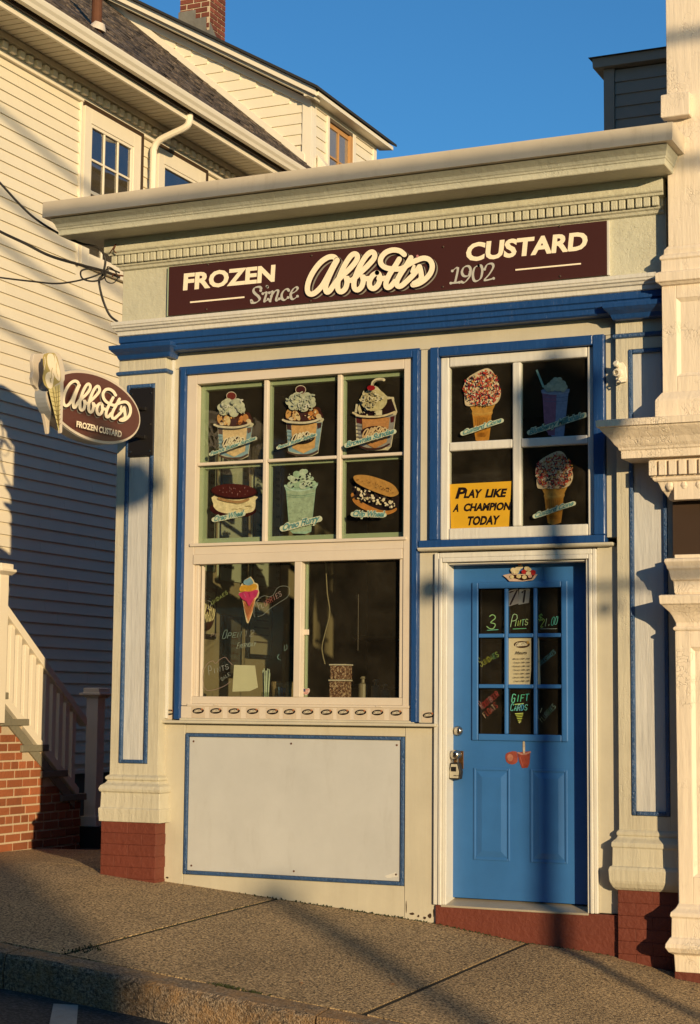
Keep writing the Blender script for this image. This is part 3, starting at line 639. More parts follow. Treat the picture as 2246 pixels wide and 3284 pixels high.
b = MB().box(-.006,dd,.002,LX0+.02,dd+.045,2.024).box(LX1-.02,dd,.002,.908,dd+.045,2.024).box(LX0+.02,dd,LZ1-.02,LX1-.02,dd+.045,2.024).box(LX0+.02,dd,.002,LX1-.02,dd+.045,LZ0+.02)
door = P(b, 'door', 'door', label='blue half-glazed door with nine panes and two lower panels', bev=0)
P(ring(LX0, LX1, LZ0, LZ1, .040, dd-.014, dd-.0005), 'glazing_bead', 'door', door, bev=.006)
mx_ = [(.343,.364),(.529,.550)]; mz_ = [(1.268,1.292),(1.576,1.600)]
b = MB()
for a, c in mx_: b.box(a,dd-.008,LZ0+.0405,c,dd+.02,LZ1-.0405)
xs = [(LX0+.0405,.3425),(.3645,.5285),(.5505,LX1-.0405)]
for a, c in mz_:
    for p, q in xs: b.box(p,dd-.007,a,q,dd+.02,c)
P(b, 'muntin', 'door', door, bev=.005)
zs_ = [(LZ0+.0405,1.2675),(1.2925,1.5755),(1.6005,LZ1-.0405)]
for p, q in xs:
    for a, c in zs_: P(B(p,dd+.022,a,q,dd+.025,c), 'pane', 'glass', door, bev=0)
for x0, x1 in ((.144,.377),(.506,.738)):
    z0, z1 = .233, .785
    P(ring(x0, x1, z0, z1, .014, dd-.006, dd-.0005), 'panel_bead', 'door', door, bev=.004)
    P(MB().mould([(z0+.02,x0+.02,x1-.02,dd-.0005),(z0+.021,x0+.02,x1-.02,dd-.0006)], dd) if False else
      MB().add([(x0+.022,dd-.0008,z0+.022),(x1-.022,dd-.0008,z0+.022),(x1-.022,dd-.0008,z1-.022),(x0+.022,dd-.0008,z1-.022),(x0+.055,dd-.009,z0+.055),(x1-.055,dd-.009,z0+.055),(x1-.055,dd-.009,z1-.055),(x0+.055,dd-.009,z1-.055)], [(0,1,5,4),(1,2,6,5),(2,3,7,6),(3,0,4,7),(4,5,6,7)]), 'door_panel', 'door', door, bev=0)
P(MB().lathe((.042,dd,1.006), (0,-1,0), [(0,.031),(.008,.031),(.012,.024),(.020,.022),(.022,.015)], 20), 'deadbolt', 'steel', door, bev=0, smooth=True)
P(B(.006,dd-.004,.775,.078,dd-.0005,.885), 'lock_plate', 'brassplate', door, bev=.003)
P(MB().lathe((.042,dd-.004,.862), (0,-1,0), [(0,.026),(.006,.026),(.010,.012),(.030,.012),(.036,.024),(.050,.031),(.064,.028),(.070,.014)], 20), 'handle', 'steel', door, bev=0, smooth=True)
P(B(-.006,.146,.0,.908,.17,2.02), 'door_backing', 'roomdark', bev=0) if False else None
lb = thing('key_lock_box', (.045,.06,.72), 'grey key lock box hanging from the door knob', 'lock box')
MB().prism([(.004,.03,.715),(.080,.03,.715),(.086,.03,.76),(.070,.03,.815),(.018,.03,.815),(.002,.03,.76)], (0,.045,0)).build('rubber_case', M['rubber'], lb, .006)
MB().prism([(.014,.026,.722),(.070,.026,.722),(.074,.026,.76),(.062,.026,.806),(.024,.026,.806),(.012,.026,.76)], (0,.004,0)).build('cover', plain('silver_grey_paint', (.42,.38,.28), .45), lb, .002)
B(.024,.023,.762,.058,.0255,.79).build('shutter', M['black'], lb, .003)
MB().tube([(.026,.05,.81),(.024,.045,.845),(.042,.04,.872),(.06,.045,.845),(.058,.05,.81)], .005, 8).build('shackle', M['steel'], lb)
pt = Print(FY(1300,2300,.5953,.0225)); pt.text('Master', (262,317), (303,317), 5, '1a1208', bold=.02); pt.build('lettering', lb)

# ---- security light base on the right pilaster
sf = thing('flood_light_base', (1.125,-.05,3.13), 'cream twin flood light bracket without bulbs on the right pilaster', 'light fitting')
cr_ = M['housetrim']
MB().prism([(1.098,-.047,3.075),(1.158,-.047,3.075),(1.166,-.047,3.10),(1.160,-.047,3.165),(1.14,-.047,3.195),(1.098,-.047,3.19)], (0,-.022,0)).build('back_plate', cr_, sf, .004)
MB().lathe((1.122,-.068,3.13), (-.15,-1,-.1), [(0,.028),(.012,.028),(.016,.020),(.05,.022),(.052,.015),(.03,.014)], 16).build('socket', cr_, sf)
MB().lathe((1.114,-.068,3.175), (-.3,-1,.35), [(0,.016),(.03,.02),(.036,.014)], 12).build('socket', cr_, sf)
MB().tube([(1.13,-.07,3.105),(1.125,-.10,3.085),(1.14,-.105,3.07),(1.15,-.08,3.078)], .006, 8).build('adjusting_arm', cr_, sf)

# ------------------------------------------------------------------ long sign
sg = thing('fascia_sign', (-.43,-.12,3.88), 'long maroon fascia sign with cream lettering above the windows', 'sign')
SY = -.125
B(-1.937,SY,3.7165,1.066,-.1005,4.048).build('sign_board', M['maroon'], sg, .002)
B(1.0665,SY+.004,3.7165,1.078,-.1005,4.048).build('edge_trim', M['trimwhite'], sg)
B(-1.949,SY+.004,3.7165,-1.9375,-.1005,4.048).build('edge_trim', M['green'], sg)
pt = Print(FY(560,820,.26432,SY)); cr1 = 'f6e6c8'
def stroketext(P_, st, glyphs, w, col, nib=None):
    for g in glyphs: P_.rib(g, w, col, sm=4, nib=nib)
pt.text('FROZEN', (104,412), (1215,303), 188, cr1, bold=.042, slant=.06, spacing=1.0)
pt.rib([(190,566),(850,503)], 19, cr1, sm=0, caps=False)
gy = 'b9b6ab'; nb_ = (9, 35)
since = [[(1052,395),(1030,378),(975,390),(960,430),(985,465),(1020,495),(1035,530),(1000,565),(955,572),(935,545)],
 [(1052,395),(1048,425)],[(935,545),(940,570)],
 [(1075,462),(1105,448),(1120,455),(1095,545),(1105,556),(1140,530)],[(1128,375),(1134,382)],
 [(1155,452),(1185,437),(1195,448),(1165,552)],[(1180,495),(1225,432),(1260,425),(1262,450),(1240,525),(1250,548),(1278,525)],
 [(1392,425),(1375,408),(1340,420),(1308,470),(1312,525),(1345,540),(1385,510)],
 [(1420,465),(1470,440),(1500,405),(1485,385),(1450,405),(1418,460),(1425,520),(1455,528),(1500,495)]]
stroketext(pt, '', since, 34, gy, nb_)
pt.build('lettering', sg)
pt = Print(FY(960,780,.28949,SY))
logo(pt, lambda u, v: (u, v), 58, [(17,14,1.12,'8f8a80'),(10,8,1.12,'2a1210'),(0,0,1.0,cr1)])
pt.ell((1328,153), 14, 14, 'c08080'); pt.build('lettering', sg)
pt = Print(FY(1150,100,.68974,SY))
pt.text('CUSTARD', (497,1068), (1062,1012), 79, cr1, bold=.040, slant=.10)
pt.rib([(730,1110),(1035,1081)], 7, cr1, sm=0, caps=False)
nb_ = (3.2, 35)
stroketext(pt, '', [[(437,1115),(463,1100),(450,1168)],[(430,1172),(470,1168)],
 [(520,1120),(510,1138),(490,1138),(482,1120),(492,1098),(512,1093),(522,1108),(518,1140),(495,1168),(480,1166)],
 [(560,1090),(542,1100),(533,1130),(538,1158),(552,1162),(570,1148),(577,1115),(572,1092),(560,1090)],
 [(588,1108),(600,1086),(622,1082),(628,1098),(610,1130),(588,1156),(600,1158),(630,1150)]], 13, gy, nb_)
pt.build('lettering', sg)
for px, py in ((668,848),(663,992),(1422,792),(1421,920),(1795,726),(1797,886),(1000,820),(997,965)):
    q = at(px, py, SY); MB().lathe(q, (0,-1,0), [(0,.007),(.004,.007),(.007,.003)], 10).build('screw', M['brown'], sg)

# ------------------------------------------------------------------ oval projecting sign
XO = -2.075
ov = thing('hanging_oval_sign', (-2.13,-.1,3.0), 'oval maroon projecting sign with a cream script logo and a cone cutout', 'hanging sign')
F = FX(90,1110,.23285,XO)
# ellipse traced in the sign's own plane, then fitted
pl_ = [F(430,1000), F(455,420), F(660,345), F(900,375), F(1150,480), F(1400,720), F(1535,980), F(1480,1190), F(1330,1320), F(1080,1350), F(780,1270), F(560,1140)]
cy_, cz_ = -.760, 3.009
def ovalpt(a, k, t=0):
    y = .547*k*math.cos(a) if False else (.547-.223*(1-k))*math.cos(a); z = .223*k*math.sin(a)
    return (cy_+y, cz_+z-.012*math.cos(a)*0)
def disc(k, x0, x1, seg=56):
    p = [ovalpt(2*math.pi*i/seg, k) for i in range(seg)]
    return MB().prism([(x0,y,z) for y, z in p], (x1-x0,0,0))
disc(1.0, -2.165, XO-.012).build('cabinet', plain('grey_sign_return', (.30,.31,.32), .4), ov, .004)
disc(.985, XO-.0118, XO-.002).build('rim', M['vinyl'], ov, .003)
disc(.905, XO-.0018, XO+.001).build('face', plain('maroon_sign_face', (.105,.033,.025), .35), ov)
for z in (3.105, 2.915): B(-2.155,-.12,z-.012,-2.10,-.091,z+.012).build('bracket_arm', M['black'], ov, .002)
for z in (3.105, 2.915): MB().tube([(-2.13,-.12,z),(-2.13,-.20,z)], .012, 8).build('bracket_arm', M['black'], ov)
B(-2.235,-.104,2.79,-2.045,-.0905,3.245).build('mounting_plate', M['black'], ov, .003)
for y_, z_ in ((-2.215,3.21),(-2.065,3.21),(-2.215,3.0),(-2.065,3.0),(-2.215,2.82),(-2.065,2.82)): MB().lathe((y_,-.104,z_), (0,-1,0), [(0,.008),(.006,.006)], 8).build('bolt', M['steel'], ov)
pt = Print(FX(90,1110,.23285,XO+.001), (1,0,0))
def ofit(u, v):
    # long-sign drawing -> oval sign drawing (affine fitted on the A top, A bottom and last S)
    a = (u-105)/(1480-105)
    x = 455+ (u-105)*.662; y = 470+(v-150)*1.08*.88+ (u-330)*.262
    return (x, y)
logo(pt, ofit, 36, [(13,24,1.1,'a09a92'),(8,14,1.1,'2a1210'),(0,0,1.12,cr1)])
pt.text('FROZEN', (618,1112), (908,1180), 78, cr1, bold=.035, slant=.05)
pt.text('CUSTARD', (928,1188), (1240,1258), 82, cr1, bold=.035, slant=.05)
pt.build('lettering', ov)
cone_out = [(215,95),(265,95),(350,88),(395,130),(430,210),(458,350),(455,470),(440,495),(440,640),(430,900),(420,1190),(405,1205),(370,1010),(330,850),(290,680),(262,580),(210,520),(190,430),(205,340),(195,200),(205,130)]
for dx, xx in ((0,XO+.004),(0,-2.165)):
    pts = [atx(90+(u)*.23285, 1110+v*.23285, XO) for u, v in cone_out]
    MB().prism([(xx, p.y, p.z) for p in pts], (.024,0,0)).build('cone_cutout', M['vinyl'], ov, .003)
pt = Print(FX(90,1110,.23285,XO+.0285), (1,0,0))
pt.poly([(225,110),(350,92),(390,135),(415,200),(445,350),(448,480),(375,535),(330,600),(270,580),(220,520),(200,430),(215,330),(205,200)], 'b09c5e', sm=3)
pt.poly([(285,105),(345,115),(368,200),(350,290),(330,380),(300,330),(272,260),(262,160)], 'f0dfc0', sm=3)
pt.poly([(365,110),(400,200),(430,300),(445,420),(430,480),(380,440),(350,380),(310,360),(340,290),(370,200)], 'f0dfc0', sm=3)
pt.poly([(300,350),(355,400),(350,470),(330,580),(275,570),(240,470),(245,390)], 'f0dfc0', sm=3); pt.rib([(335,300),(318,380),(322,450)], 7, 'a8924a'); pt.rib([(395,230),(385,330),(410,430)], 6, 'c8b27a')
pt.rib([(225,150),(230,240),(215,330)], 10, 'f0dfc0'); pt.rib([(300,440),(310,500)], 8, '8a7430')
pt.poly([(275,600),(435,520),(432,900),(418,1190),(370,990),(330,830)], 'cfc084')
for i in range(8):
    v = 630+i*62; x0 = 285+ (v-600)*.20; pt.rib([(x0,v),((x0+435)/2,v+18),(434,v-5)], 5, '6a5418', sm=3)
for k in (.3,.55,.78): pt.rib([(275+150*k,600-70*k),(410-4*k,1120)], 5, '6a5418', sm=0)
pt.build('cone_print', ov)

# ------------------------------------------------------------------ window stickers
MUTE = .62
Y1 = .0455; Y2 = .0275
def label_script(P_, st, p0, p1, h, back='e6ecc8', fore='6fb0ae', pad=.55):
    d = Vector((p1[0]-p0[0], p1[1]-p0[1])); mid = lambda t, o=0: (p0[0]+d.x*t+h*.1, p0[1]+d.y*t-h*.34+o)
    P_.rib([mid(.0), mid(.3, h*.05), mid(.6, -h*.05), mid(1.0)], h*.85, back, sm=4)
    P_.text(st, p0, p1, h, back, bold=.11, slant=.28)
    P_.text(st, (p0[0]+h*.04, p0[1]), (p1[0]-h*.04, p1[1]), h, '3f7274', bold=.030, slant=.28); P_.text(st, (p0[0]+h*.07, p0[1]-h*.04), (p1[0]-h*.01, p1[1]-h*.04), h, fore, bold=.004, slant=.28)
def sundae(F, name, label, brown, cup, kind=0, cap='Peanut Butter Sundae', cp=((330,1750),(1390,1360),95), cherry='7a3020', cream='cfd2ae'):
    P_ = Print(F); rnd = random.Random(name+str(brown))
    # cup
    P_.poly([(385,1035),(430,1000),(840,1055),(1245,985),(1262,1020),(1230,1070),(1135,1760),(980,1830),(640,1835),(470,1730),(425,1080)], 'cfcca8')
    P_.poly([(432,1090),(1225,1080),(1120,1745),(840,1800),(480,1720)], '8fb0b4')
    P_.poly([(432,1100),(530,1120),(540,1255),(445,1240)], brown); P_.poly([(1105,1100),(1215,1085),(1195,1200),(1120,1230)], brown)
    P_.poly([(540,1105),(1110,1095),(1060,1640),(800,1770),(560,1650)], cup); P_.poly([(560,1560),(830,1640),(1060,1560),(1055,1640),(810,1770),(565,1650)], cup if kind == 0 else 'd09a5a')
    for i in range(5): P_.rib([(445+i*6,1290+i*85),(530,1300+i*85)], 26, '6f8c90', sm=0)
    P_.rib([(475,1745),(640,1800),(840,1808),(1000,1785),(1125,1720)], 42, '5b4638', sm=4)
    P_.ell((800,1440), 270, 125, '2e1c14', rot=-6)
    logo(P_, lambda u, v: (560+(u-105)*.36, 1345+(v-150)*.44-(u-105)*.02), 26, [(0,0,1.0,'efe3b8')])
    # ice cream and sauce
    P_.poly([(440,1010),(450,900),(530,790),(640,760),(840,820),(1050,760),(1180,760),(1225,860),(1245,990),(840,1070),(620,1050)], '4a2416', sm=3)
    for cx_, cy2, rx, ry, cc in ((500,900,60,110,'d8a45a'),(640,930,60,120,'e0b878'),(700,950,50,110,'e8cf92'),(830,950,70,110,'4a2a24'),(985,930,50,110,'d98f48'),(1100,880,70,90,'c98a48'),(1170,960,60,60,'e8d09a'),(560,1010,60,40,'e4cfa4')):
        P_.ell((cx_, cy2), rx, ry, cc, rot=rnd.uniform(-25, 25), n=14)
    for i in range(22): P_.ell((rnd.uniform(480,1190), rnd.uniform(830,1020)), rnd.uniform(8,26), rnd.uniform(8,40), rnd.choice(['5a2c16','3a1a10','e8b060','f0d8a0','8a4a20']), rot=rnd.uniform(-60,60), n=8)
    P_.rib([(395,1040),(520,1085),(840,1105),(1080,1070),(1240,1005)], 46, 'e0d6b0', sm=4)
    # whipped cream
    if kind == 0: P_.ell((790,375), 118, 100, 'd8c8a8'); P_.ell((790,378), 104, 86, cherry)
    cc = [(640,560),(560,640),(700,640),(820,560),(930,520),(1010,600),(900,690),(760,720),(620,740),(1030,690),(860,780),(720,520)]
    for i, (a, b2) in enumerate(cc): P_.ell((a, b2), 100+rnd.uniform(-8,14), 88, cream, n=16)
    for i in range(26):
        a, b2 = rnd.uniform(560,1050), rnd.uniform(520,790); t = rnd.uniform(0, 6.3); l = rnd.uniform(30, 80)
        P_.rib([(a, b2), (a+l*math.cos(t), b2+l*math.sin(t)), (a+l*1.3*math.cos(t+.8), b2+l*1.3*math.sin(t+.8))], rnd.uniform(20, 40), rnd.choice(['b8bea0','c0c4a6','dcdcc0','e4e2c8','b0b698']), sm=3)
    if cap: label_script(P_, cap, *cp)
    o = P_.build('sundae_sticker', None, M['photo']); return tag(o, label, 'sticker', 'dessert picture stickers on the windows')
sundae(FY(640,1220,.13845,Y1), 'a', 'sundae sticker with dull red cherry in the top left pane of the big window', '6a5648', 'e4c890', cp=((345,1770),(1385,1400),92))
sundae(FY(860,1200,.14475,Y1,-3,-2), 'b', 'sundae sticker with a dark cherry in the top middle pane of the big window', '4a3028', 'dcae6a', cp=((315,1700),(1150,1410),80), cherry='4a1c18')
# brownie sundae
P_ = Print(FY(1090,1190,.13845,Y1)); rnd = random.Random(5)
P_.poly([(335,980),(400,760),(500,735),(620,480),(820,340),(940,440),(1110,590),(1250,600),(1262,680),(1335,950),(1300,1030),(1195,1750),(1010,1830),(640,1840),(470,1760),(385,1600),(370,1040)], 'd9cfa6', sm=2)
P_.poly([(380,1010),(430,760),(520,790),(900,700),(1200,640),(1310,950),(1080,1030),(640,1040)], '2c1814')
P_.poly([(375,1050),(1300,1020),(1180,1750),(830,1800),(470,1740)], '9c9a90'); P_.poly([(380,1070),(520,1090),(520,1230),(390,1200)], '5a1f1a'); P_.poly([(1175,1060),(1275,1040),(1255,1180),(1180,1200)], '5a1f1a')
for i in range(5): P_.rib([(395+i*6,1270+i*85),(510,1290+i*85)], 30, '6f6c66', sm=0)
P_.poly([(525,1090),(1170,1075),(1095,1650),(820,1800),(550,1640)], 'c98f52'); P_.ell((820,1400), 315, 125, '35120c', rot=-3)
logo(P_, lambda u, v: (545+(u-105)*.40, 1350+(v-150)*.46-(u-105)*.03), 30, [(0,0,1.0,'e8c890')])
P_.rib([(450,1740),(640,1800),(840,1810),(1010,1780),(1170,1700)], 40, '4a2a20', sm=4)
P_.poly([(440,880),(480,780),(560,1000),(480,1000)], 'dccf9c'); P_.poly([(400,770),(440,760),(430,960),(370,960)], 'd9cfa6')
for i in range(24): P_.ell((rnd.uniform(500,880), rnd.uniform(880,1040)), rnd.uniform(10,36), rnd.uniform(8,22), rnd.choice(['2a1418','f0e2b8','3a1c20','e0d2a4']), rot=rnd.uniform(0,90), n=8)
P_.poly([(860,920),(1020,920),(1020,1030),(880,1040)], 'e6dcae')
P_.rib([(350,980),(520,1055),(830,1075),(1100,1040),(1320,960)], 44, 'e4d2a0', sm=4)
P_.ell((830,690), 310, 250, 'd2c690'); P_.ell((830,840), 230, 100, 'd2c690')
for i in range(46):
    a = rnd.uniform(0, 6.3); r_ = rnd.uniform(0, .85); u0 = 830+290*r_*math.cos(a); v0 = 690+225*r_*math.sin(a); t = rnd.uniform(0, 6.3); l = rnd.uniform(30, 75)
    P_.rib([(u0, v0), (u0+l*math.cos(t), v0+l*math.sin(t)), (u0+l*1.3*math.cos(t+.9), v0+l*1.3*math.sin(t+.9))], rnd.uniform(18, 36), rnd.choice(['bfb280','e0d6a8','e8deb4','b8aa78']), sm=3)
P_.rib([(850,370),(870,300),(950,240),(1080,230),(1120,245)], 66, 'e8dcb0', sm=5); P_.rib([(865,400),(885,310),(960,258),(1085,248)], 12, '4a3018', sm=5)
P_.ell((825,430), 95, 60, 'a01818')
label_script(P_, 'Brownie Sundae', (245,1800), (1345,1480), 130)
tag(P_.build('sundae_sticker', None, M['photo']), 'brownie sundae sticker with a long cherry stem in the top right pane', 'sticker', 'dessert picture stickers on the windows')
# cookie sandwich (dark)
P_ = Print(FY(640,1480,.13845,Y1)); rnd = random.Random(6)
P_.ell((775,1110), 540, 190, '3a130b', rot=3)
P_.poly([(360,780),(1290,800),(1300,900),(1290,1080),(1180,1180),(820,1225),(480,1170),(345,1070),(325,980)], 'f0e2ac', sm=3)
for i in range(12): u0 = rnd.uniform(420,1150); v0 = rnd.uniform(900,1150); P_.rib([(u0,v0),(u0+60,v0+rnd.uniform(-20,20)),(u0+130,v0+rnd.uniform(-30,30))], 9, rnd.choice(['c4ac68','ece0ac','cdb878']), sm=3)
P_.rib([(470,860),(700,920),(960,940),(1150,880)], 60, 'b08a58', sm=4)
P_.ell((820,700), 535, 175, '2b0c08', rot=2); P_.ell((820,680), 515, 158, '4d1a12', rot=2)
for i in range(22): P_.ell((rnd.uniform(420,1240), rnd.uniform(590,780)), 9, 12, 'b08078', n=6)
label_script(P_, 'Oreo Wheel', (360,1400), (1040,1260), 130)
tag(P_.build('cookie_sticker', None, M['photo']), 'dark cookie ice cream sandwich sticker in the lower left pane', 'sticker', 'dessert picture stickers on the windows')
# flurry cup
P_ = Print(FY(860,1470,.2832,Y1)); rnd = random.Random(7)
P_.poly([(180,300),(570,275),(540,350),(490,830),(430,855),(280,850),(240,810),(205,370)], '9fc2a2'); P_.poly([(215,370),(535,350),(485,820),(300,835),(245,800)], 'a9bf9a')
P_.rib([(190,315),(300,365),(450,355),(560,300)], 14, 'bcd8bc', sm=4); P_.rib([(210,410),(370,425),(525,395)], 6, '6f9a80', sm=3); P_.rib([(215,430),(370,445),(522,415)], 5, '7fa58a', sm=3)
for i in range(60): P_.ell((rnd.uniform(235,500), rnd.uniform(370,820)), 3, 3, rnd.choice(['5a705c','7a927c','4a5a48']), n=5, layer=False)
P_.k += 1
for cx_, cy2, r_ in ((260,300,40),(330,290,50),(400,310,45),(470,280,45),(520,280,30),(300,240,50),(380,220,55),(450,230,50),(330,180,42),(400,160,42),(430,150,30),(260,220,32),(500,230,26)): P_.ell((cx_,cy2), r_, r_*.9, rnd.choice(['a8c8a0','b8d0ac','c4d6b4']), n=12)
for i in range(26): P_.ell((rnd.uniform(240,520), rnd.uniform(150,330)), rnd.uniform(5,17), rnd.uniform(5,14), rnd.choice(['1e1814','2a2420','14100c','d4e0c4']), rot=rnd.uniform(0,90), n=7)
label_script(P_, 'Oreo Flurry', (172,825), (590,715), 78)
tag(P_.build('flurry_sticker', None, M['photo']), 'mint green blended shake cup sticker in the lower middle pane', 'sticker', 'dessert picture stickers on the windows')
# chip cookie sandwich
P_ = Print(FY(860,1470,.2832,Y1)); rnd = random.Random(8)
P_.poly([(948,390),(965,490),(1050,560),(1180,615),(1320,640),(1420,615),(1460,570),(1380,520),(1100,440)], 'c8883e', sm=3)
P_.poly([(955,335),(1010,300),(1100,320),(1470,420),(1485,470),(1470,540),(1400,585),(1300,590),(1180,550),(1070,495),(985,425)], '2a1e1a', sm=3)
for i in range(110):
    t = rnd.uniform(0,1); P_.ell((1000+t*440, 370+t*110+rnd.uniform(-40,85)), rnd.uniform(9,24), rnd.uniform(7,18), rnd.choice(['f0e0ac','f8ecc4','fff0c8','3a2a26','40302a','2a1e1a']), rot=rnd.uniform(0,90), n=7)
P_.poly([(1000,230),(1030,200),(1150,200),(1300,240),(1440,300),(1505,380),(1500,420),(1420,445),(1300,410),(1150,350),(1040,290)], 'c8954a', sm=3)
for i in range(40):
    t = rnd.uniform(0,1); u0 = 1040+t*420; P_.ell((u0, 235+t*140+rnd.uniform(-22,30)), rnd.uniform(3,9), rnd.uniform(3,7), rnd.choice(['7a4a1c','a06c2c','3a2010','e0b068']), n=6)
label_script(P_, 'Chip Wheel', (1000,665), (1355,672), 62)
tag(P_.build('cookie_sticker', None, M['photo']), 'chocolate chip cookie ice cream sandwich sticker in the lower right pane of the big window', 'sticker', 'dessert picture stickers on the windows')
# sprinkle cones
def cone(F, label, seed, dim=1):
    P_ = Print(F); rnd = random.Random(seed)
    head = [(400,1010),(380,880),(375,760),(350,650),(370,520),(420,420),(520,330),(640,260),(760,200),(900,160),(1000,200),(1060,280),(1120,400),(1160,520),(1215,660),(1220,770),(1180,900),(1090,990),(900,1030),(650,1020),(500,1040)]
    P_.poly([(470,1000),(1090,960),(1010,1130),(1015,1190),(985,1240),(970,1500),(930,1810),(760,1870),(620,1820),(575,1500),(550,1250),(530,1200),(545,1150)], 'cf9a44')
    P_.poly([(560,1260),(980,1240),(930,1800),(760,1860),(620,1810)], 'c98a30')
    P_.rib([(550,1185),(760,1215),(1000,1170)], 30, 'd8a850', sm=3)
    for i in range(7): P_.rib([(610+i*50,1290),(640+i*42,1540)], 10, 'a86e22', sm=0); P_.rib([(660+i*36,1640),(668+i*34,1730)], 14, 'b0701f', sm=0)
    P_.poly(head, 'e2cda2', sm=3)
    pal = ['c82820','e04030','f06848','9a1428','2c2430','1c3430','f08058','e8b850','ffe8c0','fff0c8','f0a060','4a1810','c85828','901c48','fff0d0','c82820','2a4050']
    k = 0
    K0 = P_.k+1
    while k < 520:
        u0 = rnd.uniform(360,1220); v0 = rnd.uniform(170,1030)
        # inside the rounded head
        x = (u0-790)/430; y = (v0-620)/430
        if x*x*.98+y*y > .98 or (v0 < 420 and u0 < 930-(v0-170)*1.9): continue
        t = rnd.uniform(0, 3.1); l = rnd.uniform(16, 30)
        P_.k = K0+(k % 40); P_.rib([(u0-l*math.cos(t), v0-l*math.sin(t)), (u0+l*math.cos(t), v0+l*math.sin(t))], rnd.uniform(17, 25), rnd.choice(pal), sm=0, caps=False); k += 1
    P_.k = K0+42; label_script(P_, 'Custard Cone', (345,1720), (1250,1420), 120)
    return tag(P_.build('cone_sticker', None, M['photo']), label, 'sticker', 'dessert picture stickers on the windows')
cone(FY(1440,1160,.13845,Y2), 'bright rainbow sprinkle cone sticker in the top left pane over the door', 11)
cone(FY(1440,1160,.13845,Y2,231,265), 'rainbow sprinkle cone sticker in the bottom right pane over the door', 12)
# blueberry shake
P_ = Print(FY(1670,1150,.14475,Y2)); rnd = random.Random(9)
P_.poly([(450,710),(490,680),(1040,670),(1090,670),(1085,700),(1060,760),(960,1720),(700,1730),(560,1600),(480,760)], '8f9fc0'); P_.poly([(485,770),(800,790),(760,1700),(620,1700),(520,1400)], '9a6a88')
P_.rib([(470,755),(760,790),(1075,740)], 24, 'a8b4cc', sm=3); P_.rib([(500,850),(760,870),(1050,840)], 10, '6878a0', sm=3); P_.rib([(520,940),(760,955),(1040,935)], 9, '6878a0', sm=3)
for cx_, cy2, r_ in ((570,640,60),(660,600,80),(740,540,90),(840,520,90),(930,560,85),(980,630,70),(700,660,80),(840,640,100),(780,470,60),(870,470,60),(620,690,60),(950,690,60)): P_.ell((cx_,cy2), r_, r_*.9, rnd.choice(['b6c0a8','a8b8a6','c4ccb0']), n=14)
P_.rib([(365,255),(520,640)], 46, '9ac8b8', sm=0, caps=False)
label_script(P_, 'Blueberry Milkshake', (195,1690), (1420,1300), 135)
tag(P_.build('shake_sticker', None, M['photo']), 'blueberry shake cup sticker with a green straw in the top right pane over the door', 'sticker', 'dessert picture stickers on the windows')
# yellow hand painted sign
ys = thing('yellow_sign', tuple(at(1450,1695,.022)), 'small yellow hand-lettered sign in the lower left pane over the door', 'sign')
Fy = FY(1440,1500,.13845,.0)
pp = [at(1440+u*.13845, 1500+v*.13845, .027) for u, v in ((28,385),(1450,312),(1390,1375),(55,1425))]
MB().prism([tuple(p) for p in pp], (0,-.004,0)).build('card', plain('golden_yellow_card', (.60,.33,.015), .5), ys)
P_ = Print(FY(1440,1500,.13845,.0228)); k_ = '1c0805'
P_.text('P', (150,705), (365,700), 240, k_, bold=.045, slant=.30); P_.text('LAY', (345,695), (735,685), 180, k_, bold=.05, slant=.25)
P_.text('LIKE', (840,682), (1310,668), 180, k_, bold=.05, slant=.25); P_.build('lettering', ys); P_ = Print(FY(1440,1500,.13845,.0228))
P_.text('A', (90,1015), (225,1012), 165, k_, bold=.05, slant=.25); P_.text('CHAMPION', (330,1002), (1415,968), 165, k_, bold=.05, slant=.22); P_.build('lettering', ys); P_ = Print(FY(1440,1500,.13845,.0228))
P_.text('TODAY', (405,1325), (1150,1302), 190, k_, bold=.05, slant=.22)
P_.build('lettering', ys)
# cone sticker and chalk on the sliding pane
F4 = FY(640,1800,.20768,.0535)
P_ = Print(F4)
P_.poly([(795,238),(835,290),(855,330),(905,350),(912,420),(925,490),(900,560),(865,600),(830,760),(770,930),(750,955),(725,930),(690,750),(665,600),(630,550),(612,490),(630,400),(655,345),(685,335),(700,290),(770,250)], 'ecd9a4', sm=2)
P_.poly([(672,590),(860,585),(825,750),(755,940),(700,750)], 'd98f5c'); 
for i in range(7):
    P_.rib([(680+i*10,640+i*38),(700+i*22,600+i*10)], 5, 'b8683c', sm=0); P_.rib([(850-i*12,630+i*38),(830-i*22,600+i*12)], 5, 'b8683c', sm=0)
P_.poly([(632,490),(900,440),(915,490),(890,550),(850,590),(800,680),(770,690),(740,620),(680,590),(640,540)], 'd0406c', sm=2)
P_.poly([(640,400),(700,370),(850,350),(900,370),(895,430),(790,470),(720,465),(640,470)], 'e0a838', sm=2)
P_.poly([(795,250),(835,300),(845,345),(770,375),(700,350),(705,300),(760,275)], '88aeb8', sm=2)
P_.rib([(700,500),(730,560)], 7, 'e890b0', sm=0); P_.rib([(780,490),(800,560)], 7, 'a82850', sm=0)
tag(P_.build('cone_sticker', None, M['photo']), 'glossy swirled cone sticker with blue tip and pink scoop on the left sliding pane', 'sticker')
MUTE = .40
P_ = Print(F4); ch = 'c8ccb8'
P_.rib([(130,610),(175,625),(185,660),(160,700),(120,735)], 6, ch); P_.hand('UNDAES', (195,670), (450,500), 48, 6, 'b8c870', slant=.2)
P_.hand('FLURRIES', (930,760), (1290,530), 70, 7, lambda i: ['c8c8b8','d8cfc0','d89a8a','c87060','c87060','d89a8a','d8b0a0','d0b8a8'][i], slant=.3, first=1.9)
